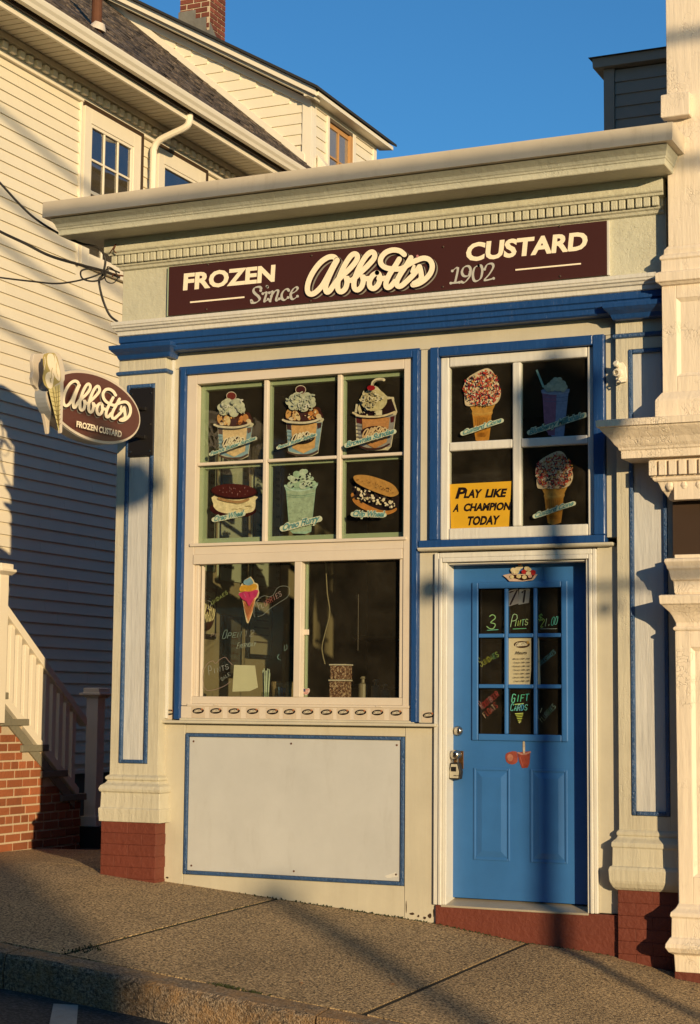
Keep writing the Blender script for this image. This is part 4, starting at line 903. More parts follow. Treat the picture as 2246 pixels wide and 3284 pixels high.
P_.rib([(870,860),(860,800),(880,680),(940,580),(1020,535),(1090,550),(1160,520),(1220,420),(1300,385),(1390,400),(1415,470),(1370,560),(1250,640),(1100,740),(1000,830),(920,855)], 6, 'a8b0a0', sm=4)
P_.build('chalk_writing', win, M['chalk']); 
P_ = Print(FY(640,2020,.20768,.0535))
P_.hand('OPEN', (345,140), (640,110), 80, 8, '9ab4a4', slant=.3, first=1.6); P_.hand('12', (690,100), (840,95), 90, 7, 'b0b0a0', slant=.2); P_.hand('PM', (180,110), (300,100), 50, 6, 'c0a890'); P_.hand('EVERYDAY', (580,290), (880,245), 55, 7, 'c0d0b8', slant=.3, first=1.6)
P_.hand('PINTS', (170,700), (480,600), 70, 7, 'c8ccc0', slant=.2, first=1.8); P_.hand('4', (250,840), (300,840), 60, 6, 'c0b8b0'); P_.hand('SALE', (370,790), (510,700), 45, 6, 'c0c8b8')
P_.rib([(100,620),(160,520),(240,480),(280,520),(350,460),(430,425),(480,480),(540,540)], 7, 'c8a89a'); P_.rib([(100,620),(90,760),(110,890),(180,940),(330,905),(430,860),(510,800)], 7, 'c8a89a')
P_.rib([(1260,450),(1235,420),(1260,380),(1240,440),(1290,470)], 6, '88b0a0'); P_.rib([(1350,240),(1345,320),(1385,290),(1380,230)], 6, '9ac0b0')
P_.build('chalk_writing', win, M['chalk'])
MUTE = .62
# heart flag sticker
P_ = Print(FY(960,1790,.22026,.0455))
P_.poly([(55,1900),(80,1893),(103,1910),(130,1893),(152,1905),(152,1945),(100,1998),(55,1950)], 'e8d0c4', sm=2)
P_.poly([(56,1902),(92,1900),(92,1945),(56,1945)], '38406a')
for i in range(4): P_.rib([(70 if i > 1 else 95,1912+i*20),(145-i*6,1912+i*20)], 7, 'c84840', sm=0, caps=False)
tag(P_.build('heart_sticker'), 'small heart-shaped flag sticker in the lower corner of the right sliding pane', 'sticker')
# door stickers and writing
P_ = Print(FY(1530,1790,.18251,dd-.0145)); rnd = random.Random(3)
P_.poly([(455,300),(570,275),(1070,285),(990,385),(800,410),(570,405),(520,350)], 'e8c8b0'); P_.poly([(560,330),(800,395),(960,370),(1010,300),(600,290)], '3a1a14')
for cx_, cy2, r_, cc in ((640,210,50,'f0e0b8'),(720,190,50,'f4e8c8'),(770,150,45,'f0e0b8'),(700,240,45,'ead8a8'),(880,180,48,'f0e4c0'),(920,200,40,'e8d4a8'),(830,240,45,'c03030'),(990,250,50,'b02828'),(1000,280,30,'c83838'),(910,270,45,'f0dfb8'),(620,330,38,'ecd8a4'),(840,335,42,'ecd8a4'),(740,320,42,'ead49c'),(650,250,35,'f0e0b8'),(940,320,36,'e8b8a0')): P_.ell((cx_,cy2), r_, r_*.85, cc, n=14)
P_.ell((755,112), 32, 16, 'b02018'); P_.rib([(640,250),(650,280)], 8, '3a1a14', sm=0)
tag(P_.build('banana_split_sticker', None, M['photo']), 'banana split sticker at the top of the blue door', 'sticker')
P_ = Print(FY(1300,2300,.5953,dd-.0012)); 
P_.poly([(540,205),(555,190),(600,185),(605,240),(575,255),(545,240)], 'b05a4a', sm=2); P_.ell((566,218), 16, 20, 'd08a70'); P_.poly([(605,190),(675,183),(670,250),(660,272),(630,275),(615,240)], 'a85040'); P_.rib([(608,192),(640,200),(674,188)], 9, 'c89080', sm=3); P_.rib([(640,135),(641,190)], 12, 'e0cdb0', sm=0); P_.rib([(620,215),(632,260)], 4, 'c87060', sm=0)
tag(P_.build('shake_sticker', None, M['photo']), 'two red shake cups sticker below the door glass', 'sticker')
DY = dd+.0215
F7 = FY(1530,1790,.18251,DY); F8 = FY(1530,2040,.18251,DY)
nos = Print(F7)
nos.poly([(548,580),(720,520),(735,660),(740,795),(552,850)], '8c8884'); nos.poly([(745,545),(940,515),(915,785),(730,820)], '8c8e8c')
nos.rib([(585,600),(710,560),(590,810)], 30, '2a1a16', sm=0); nos.rib([(800,600),(850,560),(820,770)], 30, '1c1210', sm=0)
tag(nos.build('house_number'), 'grey paper house number 71 at the top of the door glass', 'house number')
def panes_writing(F, fn):
    P_ = Print(F); fn(P_); P_.build('marker_writing', door, M['chalk'])
lg = lambda i: ['a8d890','c8e870','90d0a0','b8d890'][i % 4]
def w1(P_): P_.rib([(225,1025),(265,995),(310,1010),(320,1060),(240,1130),(310,1150),(320,1190),(280,1240),(220,1235),(175,1200)], 12, 'a8e090', sm=4); P_.rib([(185,1268),(375,1255)], 11, '70c8a8', sm=0)
def w2(P_): P_.hand('P', (580,1200), (680,1190), 190, 10, 'b0d8a0', slant=.25); P_.hand('INTS', (650,1195), (895,1170), 95, 10, lg, slant=.15); P_.rib([(640,1245),(870,1235)], 10, '70c890', sm=0)
def w3(P_): P_.hand('$', (1075,1090), (1145,1085), 95, 9, 'a8d860', slant=.2); P_.hand('21.00', (1120,1210), (1410,1160), 130, 10, lambda i: ['b8d860','a8c898','a8c898','50b8a0','60c0b0'][i], slant=.2); P_.rib([(1125,1243),(1410,1240)], 9, 'a0b0a0', sm=0)
def w4(P_): P_.hand('SUNDAES', (70,540), (395,350), 85, 5.5, lambda i: ['c8d070','b8c050','c8d040','c8d040','98b860','80c080','a8d060'][i], slant=.1, first=1.9)
def w5(P_): P_.hand('MILKSHAKES', (1120,520), (1400,300), 72, 5.5, lambda i: ['5a9a9a','5a9aa0','58a0a8','4a98a8'][i % 4], slant=.1, first=1.6)
def w6(P_): P_.hand('ROOTBEER', (95,1290), (405,1040), 90, 5.5, lambda i: ['d89a90','c84038','c84038','d85048'][i % 4], slant=.1, first=1.7); P_.hand('FLOATS', (160,1440), (390,1240), 95, 5.5, lambda i: ['e8c8a0','c84a38','d85a40','d88a80'][i % 4], slant=.1)
def w7(P_):
    P_.hand('GIFT', (605,1160), (905,1130), 110, 14, lambda i: ['70d8b0','50c898','60d0a0','50c8b0'][i], slant=.15, first=1.2); P_.rib([(670,1200),(825,1185)], 14, 'b8d880', sm=0)
    P_.hand('CARDS', (590,1310), (890,1300), 95, 12, lambda i: ['70d0c0','70d0c0','80c8d0','50b0d8','70c8b0'][i], slant=.15, first=1.2); P_.rib([(685,1365),(820,1355)], 14, 'd0e070', sm=0)
    for i, ww in enumerate((110,85,75,50,45)): P_.rib([(755-ww/2+i*3,1390+i*30),(765+ww/2,1385+i*30)], 13, 'c8d858', sm=0)
    P_.rib([(770,1500),(765,1525)], 12, 'e8e0b0', sm=0)
def w8(P_): P_.hand('FLURRIES', (1150,1520), (1400,1250), 85, 5.5, lambda i: ['b8b888','a8a878','88a090','88a8a0','6a9a80','58a098','80b0a8','98b8a8'][i], slant=.1, first=1.5); P_.rib([(1150,1265),(1125,1340)], 11, 'd0d0a0', sm=0)
for F_, fn in ((F7,w1),(F7,w2),(F7,w3),(F8,w4),(F8,w5),(F8,w6),(F8,w7),(F8,w8)): panes_writing(F_, fn)
hp = Print(FY(1530,2040,.18251,DY-.003)); 
hp.poly([(545,30),(958,38),(952,600),(930,858),(540,855)], 'e0d2a8'); hp.ell((790,148), 142, 62, '4a3420'); hp.ell((786,146), 126, 50, '5a4028')
logo(hp, lambda u, v: (680+(u-105)*.155, 118+(v-150)*.15), 11, [(0,0,1.0,'f0e4c0')])
hp.ell((905,110), 20, 30, 'c8a050')
hp.text('Hours', (690,320), (885,315), 55, '3a2a1a', bold=.02, slant=.3)
for i, (d_, l0) in enumerate((('Monday 12PM - 9PM',650),('Tuesday 12PM - 9PM',658),('Wednesday 12PM - 9PM',640),('Thursday 12PM - 9PM',655),('Friday 12PM - 10PM',672),('Saturday 12PM - 10PM',655),('Sunday 12PM - 9PM',672))):
    hp.text(d_, (l0,412+i*65), (935,410+i*65), 26, '5a4a34', bold=.01, slant=.2)
tag(hp.build('hours_notice'), 'cream paper notice of opening hours behind the middle door pane', 'notice')
P_ = Print(F8); P_.poly([(1048,38),(1095,38),(1118,855),(1070,855)], 'ddcfa8'); tag(P_.build('paper_strip'), 'narrow cream paper edge at the left of the right middle door pane', 'paper')
# small logo stickers along the sill
def mini(u, v, Y, lab, grp='small oval logo stickers along the sill'):
    P_ = Print(FY(500,1700,.59786,Y))
    P_.poly([(u-36,v-22),(u+36,v-20),(u+36,v+38),(u-36,v+36)], 'f0dcc0'); P_.ell((u,v), 31, 15, '1c0f0a', rot=-4)
    logo(P_, lambda a, b_: (u-21+(a-105)*.0305, v-6+(b_-150)*.030), 2.2, [(0,0,1,'f4e4c4')])
    P_.ell((u+24,v-9), 5, 5, 'd08050')
    tag(P_.build('logo_sticker'), lab, 'sticker', grp)
for i, (u, v) in enumerate(((228,970),(323,970),(421,971),(520,972),(627,974),(718,975),(815,976),(916,977),(1007,977),(1099,978),(1190,979),(1290,981))):
    mini(u, v, -.0125, ('leftmost','second','third','fourth','fifth','sixth','seventh','eighth','ninth','tenth','eleventh','rightmost')[i]+' from the left of the small oval logo stickers on the white sill board' if 0 < i < 11 else ('leftmost','','','','','','','','','','','rightmost')[i]+' small oval logo sticker on the white sill board')
mini(72, 978, -.0005, 'small oval logo sticker alone left of the blue casing', 'small oval logo stickers along the sill')
mini(1463, 993, -.0005, 'small oval logo sticker alone between window and door casing', 'small oval logo stickers along the sill')

# ------------------------------------------------------------------ inside the shop
MUTE = 1.0
def menu(y0, y1, z0, z1, lab, seed, dark='20241c'):
    t = thing('menu_board', (-2.19,(y0+y1)/2,z0), lab, 'menu board')
    B(-2.1995,y0,z0,-2.185,y1,z1).build('panel', plain('menu_sheet', (.36,.38,.27), .6), t)
    rnd = random.Random(seed)
    P_ = Print(lambda u, v: Vector((-2.185, y0+u, z1-v)), (1,0,0))
    P_.rib([(.01,.0),(.01,z1-z0)], .025, '15130f', sm=0, caps=False); P_.rib([(y1-y0-.01,0),(y1-y0-.01,z1-z0)], .02, '15130f', sm=0, caps=False)
    v = .07; words = ['Sundaes','Shakes','Cones','Pints','Floats','Small','Medium','Large','Sprinkles','Toppings']
    while v < z1-z0-.04:
        P_.text(rnd.choice(words), (.05,v), (.05+rnd.uniform(.1,.16),v), .022, dark, bold=.02); P_.text(rnd.choice(['4.50','5.25','6.00','3.75']), (y1-y0-.10,v), (y1-y0-.045,v), .02, dark, bold=.02)
        v += .05 if rnd.random() > .2 else .09
    P_.build('lettering', t)
menu(.22,.62,2.1,2.95,'pale menu board nearest the window inside on the side wall',1)
menu(.66,1.05,2.1,3.0,'pale menu board second from the window inside',2)
menu(1.10,1.55,2.05,3.0,'pale menu board third from the window inside',3)
menu(1.62,2.1,2.05,3.0,'pale menu board farthest from the window inside',4)
tag(MB().tube([(-2.19,1.06+.0*i,3.1-.1*i) for i in range(2)], .01).build('cable_clip', M['vinyl']), 'small white clip on the inside wall', 'clip')
def framed(y0, y1, z0, z1, lab, fill, lg_=False):
    t = thing('framed_picture', (-2.19,(y0+y1)/2,z0), lab, 'picture')
    B(-2.1995,y0,z0,-2.17,y1,z1).build('frame', M['black'], t, .003); B(-2.1698,y0+.03,z0+.03,-2.168,y1-.03,z1-.03).build('print', plain('print_sheet', fill, .6), t)
    P_ = Print(lambda u, v: Vector((-2.168, y0+u, z1-v)), (1,0,0)); h = z1-z0; w_ = y1-y0
    if lg_:
        P_.ell((w_/2,h/2), w_*.40, h*.36, '3a1c16'); logo(P_, lambda a, b_: (w_*.14+(a-105)*w_*.00053, h*.28+(b_-150)*h*.0011), w_*.03, [(0,0,1,'e8d8a8')])
    else:
        for i in range(5): P_.rib([(w_*.2,h*(.25+i*.12)),(w_*.8,h*(.25+i*.12))], .012, '4a3a28', sm=0, caps=False)
    P_.build('picture_print', t)
framed(.30,.62,1.45,1.85,'dark framed print low on the inside wall nearest the window',(.10,.085,.06))
framed(.72,1.05,1.62,1.98,'framed maroon logo print on the inside wall',(.30,.26,.16), True)
framed(1.15,1.45,1.35,1.80,'dark framed print in the middle of the inside wall',(.08,.07,.05))
framed(1.55,1.95,1.5,1.95,'framed pale print far along the inside wall',(.25,.22,.14))
def apron(y, lab, c):
    t = MB().prism([(-2.16,y-.07,1.30),(-2.16,y+.08,1.28),(-2.16,y+.05,1.65),(-2.16,y+.02,1.78),(-2.16,y-.03,1.78),(-2.16,y-.05,1.62)], (.03,0,0)).build('hanging_apron', plain('apron_cloth', c, .9), None, .008); tag(t, lab, 'apron', 'aprons on the inside wall')
apron(2.15, 'tan apron hanging on the inside wall, nearer the window', (.30,.24,.13)); apron(2.36, 'brown apron hanging on the inside wall, farther from the window', (.12,.09,.05))
ctr = thing('service_counter', (-1.2,.4,-.06), 'dark counter behind the sliding windows', 'counter')
B(-2.195,.14,1.10,-.2,.62,1.135).build('counter_top', M['roomfloor'], ctr, .004); B(-2.19,.2,-.06,-.25,.6,1.099).build('cabinet', M['roomdark'], ctr)
shf = thing('back_shelf', (-.6,3.5,-.06), 'dark shelving with stacked cups at the back of the shop', 'shelf')
for z in (.9,1.3,1.7): B(-2.1,3.3,z,.9,3.79,z+.03).build('shelf', M['roomfloor'], shf)
tag(MB().add([tuple(at(640+u*.20768,2020+v*.20768,.17)) for u, v in ((535,540),(860,550),(905,890),(780,945),(510,955))], [(0,1,2,3,4)]).build('flyer', M['paper']), 'cream flyer standing inside the left sliding pane', 'flyer')
bk = thing('wicker_basket', tuple(at(900,2200,.30)), 'tan woven basket on the counter behind the left pane', 'basket')
q0 = at(905,2205,.30); MB().lathe((q0.x,.32,1.136), (0,0,1), [(0,.06),(.08,.075),(.16,.085),(.17,.09),(.165,.078),(.02,.055)], 24).build('weave', M['wicker'], bk)
def straws(px, Y, col, n, h, lab):
    q = at(px, 2230, Y); t = thing('straw_jar', (q.x, Y, 1.136), lab, 'straws')
    MB().lathe((q.x,Y,1.136), (0,0,1), [(0,.028),(.1,.03),(.1,.027),(.004,.026)], 16).build('jar', M['glass'], t)
    for i in range(n):
        a = random.uniform(0, 6.3); r_ = random.uniform(0, .02); x = q.x+r_*math.cos(a); y = Y+r_*math.sin(a)
        MB().tube([(x,y,1.14),(x+r_*.9*math.cos(a),y+r_*.9*math.sin(a),1.14+h*random.uniform(.9,1.05))], .0035, 6).build('straw', M[col], t)
straws(853, .20, 'strawgreen', 12, .24, 'jar of striped paper straws behind the left sliding pane')
straws(903, .19, 'strawblue', 9, .13, 'jar of dark blue straws behind the left sliding pane')
def tub(px, Y, w_, z0, z1, mat, lab):
    q = at(px, 2200, Y); t = thing('topping_tub', (q.x, Y, z0), lab, 'tub')
    B(q.x-w_/2,Y-w_/2,z0,q.x+w_/2,Y+w_/2,z1-.01).build('contents', M[mat], t, .006); B(q.x-w_/2-.005,Y-w_/2-.005,z1-.0095,q.x+w_/2+.005,Y+w_/2+.005,z1).build('lid', M['vinyl'], t, .003)
tub(1092, .30, .11, 1.136, 1.32, 'sprinkles', 'clear tub of chocolate sprinkles behind the right pane, bottom of the stack')
tub(1094, .30, .11, 1.3205, 1.42, 'sprinkles', 'clear tub of sprinkles behind the right pane, top of the stack')
for px, h, lab in ((1165,.21,'white pump bottle right of the sprinkle tubs'),(1205,.19,'pale squeeze bottle behind the right pane'),(1235,.16,'short pale bottle at the right of the counter')):
    q = at(px, 2200, .42); MBt = MB().lathe((q.x,.42,1.136), (0,0,1), [(0,.03),(h*.75,.03),(h*.8,.012),(h*.9,.012),(h*.92,.022),(h*.98,.015),(h,.005)], 16)
    tag(MBt.build('squeeze_bottle', plain('dusty_plastic', (.22,.18,.12), .5)), lab, 'bottle', 'bottles on the counter inside')
cb = MB().tube(smooth([(*at(1045,1800,.25),),(*at(1050,1900,.25),),(*at(1058,1965,.25),),(*at(1043,2030,.25),),(*at(1033,2080,.25),),(*at(1043,2130,.25),)], 4), .004, 6).build('power_cord', M['room']); tag(cb, 'white cord hanging inside the right sliding pane', 'cord')
q = at(1150, 1916, .5); nl = MB().tube([(q.x,.5,q.z-.35),(q.x,.5,q.z+.02)], .003, 6).build('hanging_chain', M['brown']); tag(nl, 'thin chain hanging in the dark behind the right pane', 'chain')

# ------------------------------------------------------------------ cables at the shop corner
def cable(pts, r, lab, mat='cable'): return tag(MB().tube(smooth(pts, 8), r, 8).build('overhead_cable', M[mat]), lab, 'cable')
A3 = lambda x, y, Y=-.3: tuple(at(x, y, Y))
cable([A3(-60,520,-.6), A3(0,586,-.5), A3(100,690,-.4), A3(200,755,-.3), A3(260,780,-.25), A3(315,795,-.2), A3(338,830,-.17), A3(330,880,-.16), A3(318,900,-.18), A3(330,960,-.16), A3(352,1010,-.14), A3(378,1032,-.12)], .008, 'upper black cable running from the left and down the shop corner')
cable([A3(-60,705,-.6), A3(0,742,-.45), A3(80,780,-.35), A3(160,820,-.25), A3(260,850,-.2), A3(335,870,-.16), A3(385,890,-.12)], .010, 'middle black cable stretched to the hook below the dentils')
cable([A3(-60,880,-.6), A3(0,890,-.45), A3(100,902,-.35), A3(190,909,-.3), A3(280,893,-.25), A3(330,872,-.2), A3(300,862,-.22), A3(262,868,-.26), A3(265,893,-.3), A3(300,902,-.26), A3(335,890,-.2), A3(345,862,-.17), A3(385,875,-.12)], .006, 'lowest thin black cable with a loose loop at the shop corner')
cable([A3(335,870,-.2), A3(340,900,-.24), A3(362,908,-.22), A3(378,890,-.18), A3(365,865,-.16), A3(345,856,-.15), A3(350,875,-.13)], .004, 'coil of thin wire under the cornice corner')
hk = thing('cable_hook', tuple(at(385,885,-.105)), 'small rusty hook holding the cables at the frieze corner', 'hook')
q = at(396,885,-.10); MB().tube([(q.x,-.10,q.z),(q.x-.02,-.13,q.z),(q.x-.05,-.15,q.z+.01),(q.x-.06,-.14,q.z-.01)], .006, 6).build('hook', M['rust'], hk)
q = at(352,810,-.19); tag(MB().tube(smooth([(q.x,-.186,q.z),(q.x+.03,-.20,q.z+.02),(q.x+.05,-.19,q.z+.055),(q.x+.04,-.2,q.z+.01),(q.x+.055,-.19,q.z-.01)], 4), .004, 6).build('wire_end', M['rust']), 'twisted wire end sticking out above the dentils', 'wire')

# ------------------------------------------------------------------ neighbour on the right
nbh = thing('neighbour_building', (2.5,.3,gz(2.5,0)), 'tall cream building with carved wooden storefront at the right edge', 'building')
def PN(b, name, mat='pinkcream', par=None, bev=.003): return b.build(name, M[mat], par or nbh, bev)
XR = 5.5
PN(B(1.455,-.20,3.83,XR,6.5,7.2), 'upper_wall', bev=.004)
PN(B(1.47,-.19,-.75,XR,6.5,2.03), 'lower_wall')
PN(B(1.47,-.06,2.03,XR,6.5,2.346), 'lower_wall')
PN(B(1.47,-.19,2.346,XR,6.5,3.60), 'lower_wall')
PN(B(1.5,4.9,3.8,XR,8.1,9.3), 'rear_sun_block')  # unseen tall block, added to keep the sun off the charcoal building
PN(MB().mould([(4.586,1.44,1.60,-.262),(4.590,1.435,1.605,-.268),(4.722,1.437,1.605,-.268),(4.73,1.445,1.60,-.25)], -.195), 'wall_block')
PN(MB().mould([(3.595,1.425,XR,-.205),(3.600,1.412,XR,-.22),(3.612,1.400,XR,-.232),(3.618,1.388,XR,-.245),(3.668,1.386,XR,-.247),(3.676,1.402,XR,-.235),(3.680,1.415,XR,-.22),(3.745,1.417,XR,-.22),(3.755,1.408,XR,-.228),(3.770,1.410,XR,-.226),(3.785,1.430,XR,-.21),(3.81,1.432,XR,-.212),(3.832,1.45,XR,-.20)], .05), 'entablature')
# upper pilaster with sunk panel
def npil(x0a, x0b, z0, z1, xp0, xp1, zp0, zp1, nm):
    y = -.205
    PN(MB().hexa([(x0b,y,z0),(xp0,y,z0),(xp0,.05,z0),(x0b,.05,z0),(x0a,y,z1),(xp0,y,z1),(xp0,.05,z1),(x0a,.05,z1)]), nm)
    PN(MB().box(xp0,y,z0,xp1,.05,zp0).box(xp0,y,zp1,xp1,.05,z1).box(xp1,y,z0,xp1+.12,.05,z1), nm)
    PN(MB().add([(xp0,y,zp0),(xp1,y,zp0),(xp1,y,zp1),(xp0,y,zp1),(xp0+.032,y+.022,zp0+.032),(xp1-.032,y+.022,zp0+.032),(xp1-.032,y+.022,zp1-.032),(xp0+.032,y+.022,zp1-.032)], [(0,1,5,4),(1,2,6,5),(2,3,7,6),(3,0,4,7),(4,5,6,7)]), 'sunk_panel', bev=0)
npil(1.415, 1.415, 2.96, 3.597, 1.50, 1.68, 3.06, 3.52, 'upper_pilaster')
PN(MB().mould([(2.805,1.378,1.83,-.242),(2.915,1.378,1.83,-.242),(2.925,1.380,1.83,-.240),(2.932,1.385,1.83,-.236),(2.962,1.405,1.81,-.215),(2.972,1.414,1.80,-.206)], .05), 'pilaster_base')
PN(MB().mould([(2.588,1.335,XR,-.19),(2.589,1.183,XR,-.262),(2.632,1.181,XR,-.265),(2.638,1.170,XR,-.272),(2.650,1.168,XR,-.276),(2.668,1.150,XR,-.29),(2.700,1.128,XR,-.308),(2.730,1.100,XR,-.335),(2.752,1.082,XR,-.355),(2.762,1.080,XR,-.36),(2.764,1.064,XR,-.375),(2.801,1.062,XR,-.378),(2.806,1.075,XR,-.36)], .02), 'ledge')
PN(MB().mould([(2.478,1.342,XR,-.205),(2.48,1.338,XR,-.21),(2.5875,1.336,XR,-.212)], .02), 'dentil_bed')
for i in range(60):
    PN(B(1.336+i*.058,-.236,2.487,1.336+i*.058+.044,-.213,2.573), 'dentil', bev=.003)
PN(MB().mould([(2.346,1.446,XR,-.12),(2.352,1.432,XR,-.135),(2.375,1.418,XR,-.150),(2.398,1.402,XR,-.165),(2.404,1.396,XR,-.172),(2.452,1.378,XR,-.192),(2.456,1.360,XR,-.205),(2.466,1.352,XR,-.212),(2.4775,1.350,XR,-.214)], .02), 'egg_moulding')
for i in range(40):
    PN(MB()._lathe(Vector((1.445+i*.085,-.172,2.43)), Vector((0,-.35,-1)).normalized(), [(-.035,.004),(-.028,.018),(-.01,.027),(.01,.026),(.026,.014),(.032,.003)], 12), 'carved_egg', bev=0)
PN(B(1.440,-.10,2.031,XR,-.061,2.345), 'dark_fascia', 'brown', bev=0)
PN(MB().mould([(1.800,1.478,XR,-.20),(1.812,1.470,XR,-.205),(1.876,1.466,XR,-.208),(1.884,1.456,XR,-.22),(1.900,1.452,XR,-.225),(1.935,1.446,XR,-.235),(1.948,1.438,XR,-.245),(1.960,1.436,XR,-.248),(1.985,1.426,XR,-.26),(2.000,1.428,XR,-.258),(2.006,1.44,XR,-.24)], .02), 'cap_moulding')
PN(MB().mould([(1.642,1.474,XR,-.198),(1.680,1.458,XR,-.215),(1.700,1.446,XR,-.228),(1.730,1.418,XR,-.255),(1.738,1.412,XR,-.262),(1.745,1.402,XR,-.275),(1.790,1.398,XR,-.28),(1.796,1.41,XR,-.27)], .02), 'cap_moulding')
PN(B(1.478,-.195,1.796,XR,.02,1.80) if False else B(1.476,-.197,1.60,XR,.02,1.815), 'neck')
PN(MB().mould([(1.590,1.476,XR,-.199),(1.600,1.462,XR,-.21),(1.612,1.460,XR,-.212),(1.622,1.474,XR,-.200)], .02), 'astragal', bev=.004)
npil(1.472, 1.478, .07, 1.592, 1.56, 1.74, .22, 1.50, 'lower_pilaster')
PN(MB().mould([(-.300,1.46,2.0,-.235),(-.205,1.455,2.0,-.24),(-.190,1.430,2.0,-.27),(-.165,1.415,2.0,-.285),(-.145,1.418,2.0,-.282),(-.115,1.436,2.0,-.262),(-.108,1.444,2.0,-.252),(-.005,1.446,2.0,-.25),(.005,1.438,2.0,-.26),(.025,1.442,2.0,-.256),(.045,1.462,2.0,-.23),(.058,1.470,2.0,-.22),(.070,1.474,2.0,-.206),(.074,1.478,2.0,-.204)], .02), 'pilaster_base', bev=.004)
PN(MB().box(1.455,-.228,-.60,2.0,.02,-.22), 'brick_foot', 'brickred')
PN(B(1.455,-.215,-.62,XR,-.18,-.25), 'plinth', 'brickred')
PN(B(2.1,-.20,.15,3.2,-.1915,1.6), 'shop_window', 'glassdark', bev=0)
# charcoal rear building
gb = thing('charcoal_building', (1.0,8.5,0), 'charcoal clapboard building rising behind the shop at the right', 'building')
B(-1.24,8.32,-1,3.5,12,8.3).build('wall', M['roomdark'], gb)
i = 0; zz = 7.17
while zz < 8.05: MB().hexa([(-1.235,8.29,zz),(3.5,8.29,zz),(3.5,8.32,zz),(-1.235,8.32,zz),(-1.235,8.308,zz+.141),(3.5,8.308,zz+.141),(3.5,8.32,zz+.141),(-1.235,8.32,zz+.141)]).build('siding_board', M['graysid'], gb); zz += .141
B(-1.36,8.28,-1,-1.24,8.33,8.175).build('corner_board', M['graysid'], gb, .003)
B(-1.36,8.331,-1,-1.24,12,8.175).build('side_wall', M['graysid'], gb)
MB().mould([(8.177,-1.46,3.6,8.20),(8.285,-1.465,3.6,8.195)], 12.1).build('fascia', M['graysid'], gb, .004)
MB().add([(-1.50,8.15,8.286),(3.6,8.15,8.286),(3.6,12,8.4),(-1.50,12,8.4)], [(0,1,2,3)]).build('roof', M['shingled'], gb)

# ------------------------------------------------------------------ house on the left
hs = thing('clapboard_house', (-7.5,5,0), 'tall cream clapboard house with a brown roof and side dormer left of the shop', 'house')
def H(b, name, mat, par=None, bev=.003): return b.build(name, M[mat], par or hs, bev)
XW = -5.15; YA, YB = .6, 16
H(B(-12,YA,-.2,XW-.02,YB,6.9), 'wall', 'housetrim', bev=0)
H(B(-12,YA+.001,-.2,XW-.018,YB,.50), 'foundation', 'darksoff', bev=0)
H(B(XW-.019,YA,.505,XW+.02,YB,.545), 'water_table', 'housetrim')
holes = [(3.655,4.775,5.25,6.865),(5.03,6.12,5.25,6.865)]
def sidingboard(y0, y1, z0, h):
    x = XW
    MB().hexa([(x+.004,y0,z0),(x+.004,y1,z0),(x-.018,y1,z0),(x-.018,y0,z0),(x-.011,y0,z0+h),(x-.011,y1,z0+h),(x-.018,y1,z0+h),(x-.018,y0,z0+h)]).build('siding_board', M['siding'], hs)
zz = 6.753-.1062*58
while zz < 6.82:
    segs = [(YA, YB)]
    for y0, y1, a, c in holes:
        if zz+.1 > a and zz < c:
            segs = [s_ for p, q in segs for s_ in (((p, y0), (y1, q)) if p < y0 < q else ((p, q),))]
    for p, q in segs:
        cuts = [p]; y = p+random.uniform(.8, 3.6)
        while y < q-.4 and y < 9: cuts.append(y); y += 3.66
        cuts.append(q)
        for a_, c_ in zip(cuts, cuts[1:]): sidingboard(a_, c_-(.0025 if c_ < q else 0), zz, min(.1062, 6.832-zz))
    zz += .1062
# entablature under the eave
H(B(XW-.018,YA,6.834,XW+.028,YB,6.885), 'frieze_trim', 'housetrim')
H(B(XW-.018,YA,6.886,XW+.012,YB,7.04), 'frieze_board', 'housetrim')
hd = B(0,-.036,-.03,.062,.036,.03).mesh('dentil', M['housetrim']); y = YA+.05
while y < 11:
    o = link('dentil', hd, hs); o.location = (XW+.0125, y, 6.916); y += .13
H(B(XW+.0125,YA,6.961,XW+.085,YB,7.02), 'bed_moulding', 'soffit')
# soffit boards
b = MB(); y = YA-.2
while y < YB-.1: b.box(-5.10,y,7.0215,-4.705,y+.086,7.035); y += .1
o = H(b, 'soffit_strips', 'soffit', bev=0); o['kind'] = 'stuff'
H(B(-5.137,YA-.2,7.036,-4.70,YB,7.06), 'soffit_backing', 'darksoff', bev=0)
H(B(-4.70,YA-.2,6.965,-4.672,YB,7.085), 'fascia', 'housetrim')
H(B(-4.671,YA-.2,7.02,-4.64,YB,7.07), 'fascia_brown_board', 'brown')  # narrow brown board between fascia and gutter
H(MB().prism([(-4.60,YA-.2,7.035),(-4.545,YA-.2,7.032),(-4.535,YA-.2,7.065),(-4.515,YA-.2,7.09),(-4.508,YA-.2,7.12),(-4.508,YA-.2,7.135),(-4.518,YA-.2,7.135),(-4.60,YA-.2,7.13)], (0,YB-YA,0)), 'gutter', 'housetrim')
# main roof with shingle courses
sl_ = .86
def rfz(x): return 7.12+sl_*(-4.56-x)
H(MB().prism([(-4.56,YA-.3,7.10),(-9.2,YA-.3,rfz(-9.2)-.02),(-13.5,YA-.3,7.1)], (0,YB-YA+.3,0)), 'roof', 'shingled', bev=0)
b = MB(); n = 0; k = 0
dx = .115
while True:
    x0 = -4.53-k*dx; x1 = x0-dx*1.25
    if x0 < -9.1: break
    y = YA-.3-(k % 3)*.11
    while y < 11.5:
        e = random.uniform(.006, .022); yy = min(y+.315, 11.6); n += 1
        b.add([(x0,y,rfz(x0)+e),(x0,yy,rfz(x0)+e),(x1,yy,rfz(x1)+.004),(x1,y,rfz(x1)+.004),(x0,y,rfz(x0)-.004),(x0,yy,rfz(x0)-.004)], [(0,1,2,3),(4,5,1,0)])
        y += .32
    k += 1
o = H(b, 'roof_shingles', 'shingle', bev=0); o['kind'] = 'stuff'
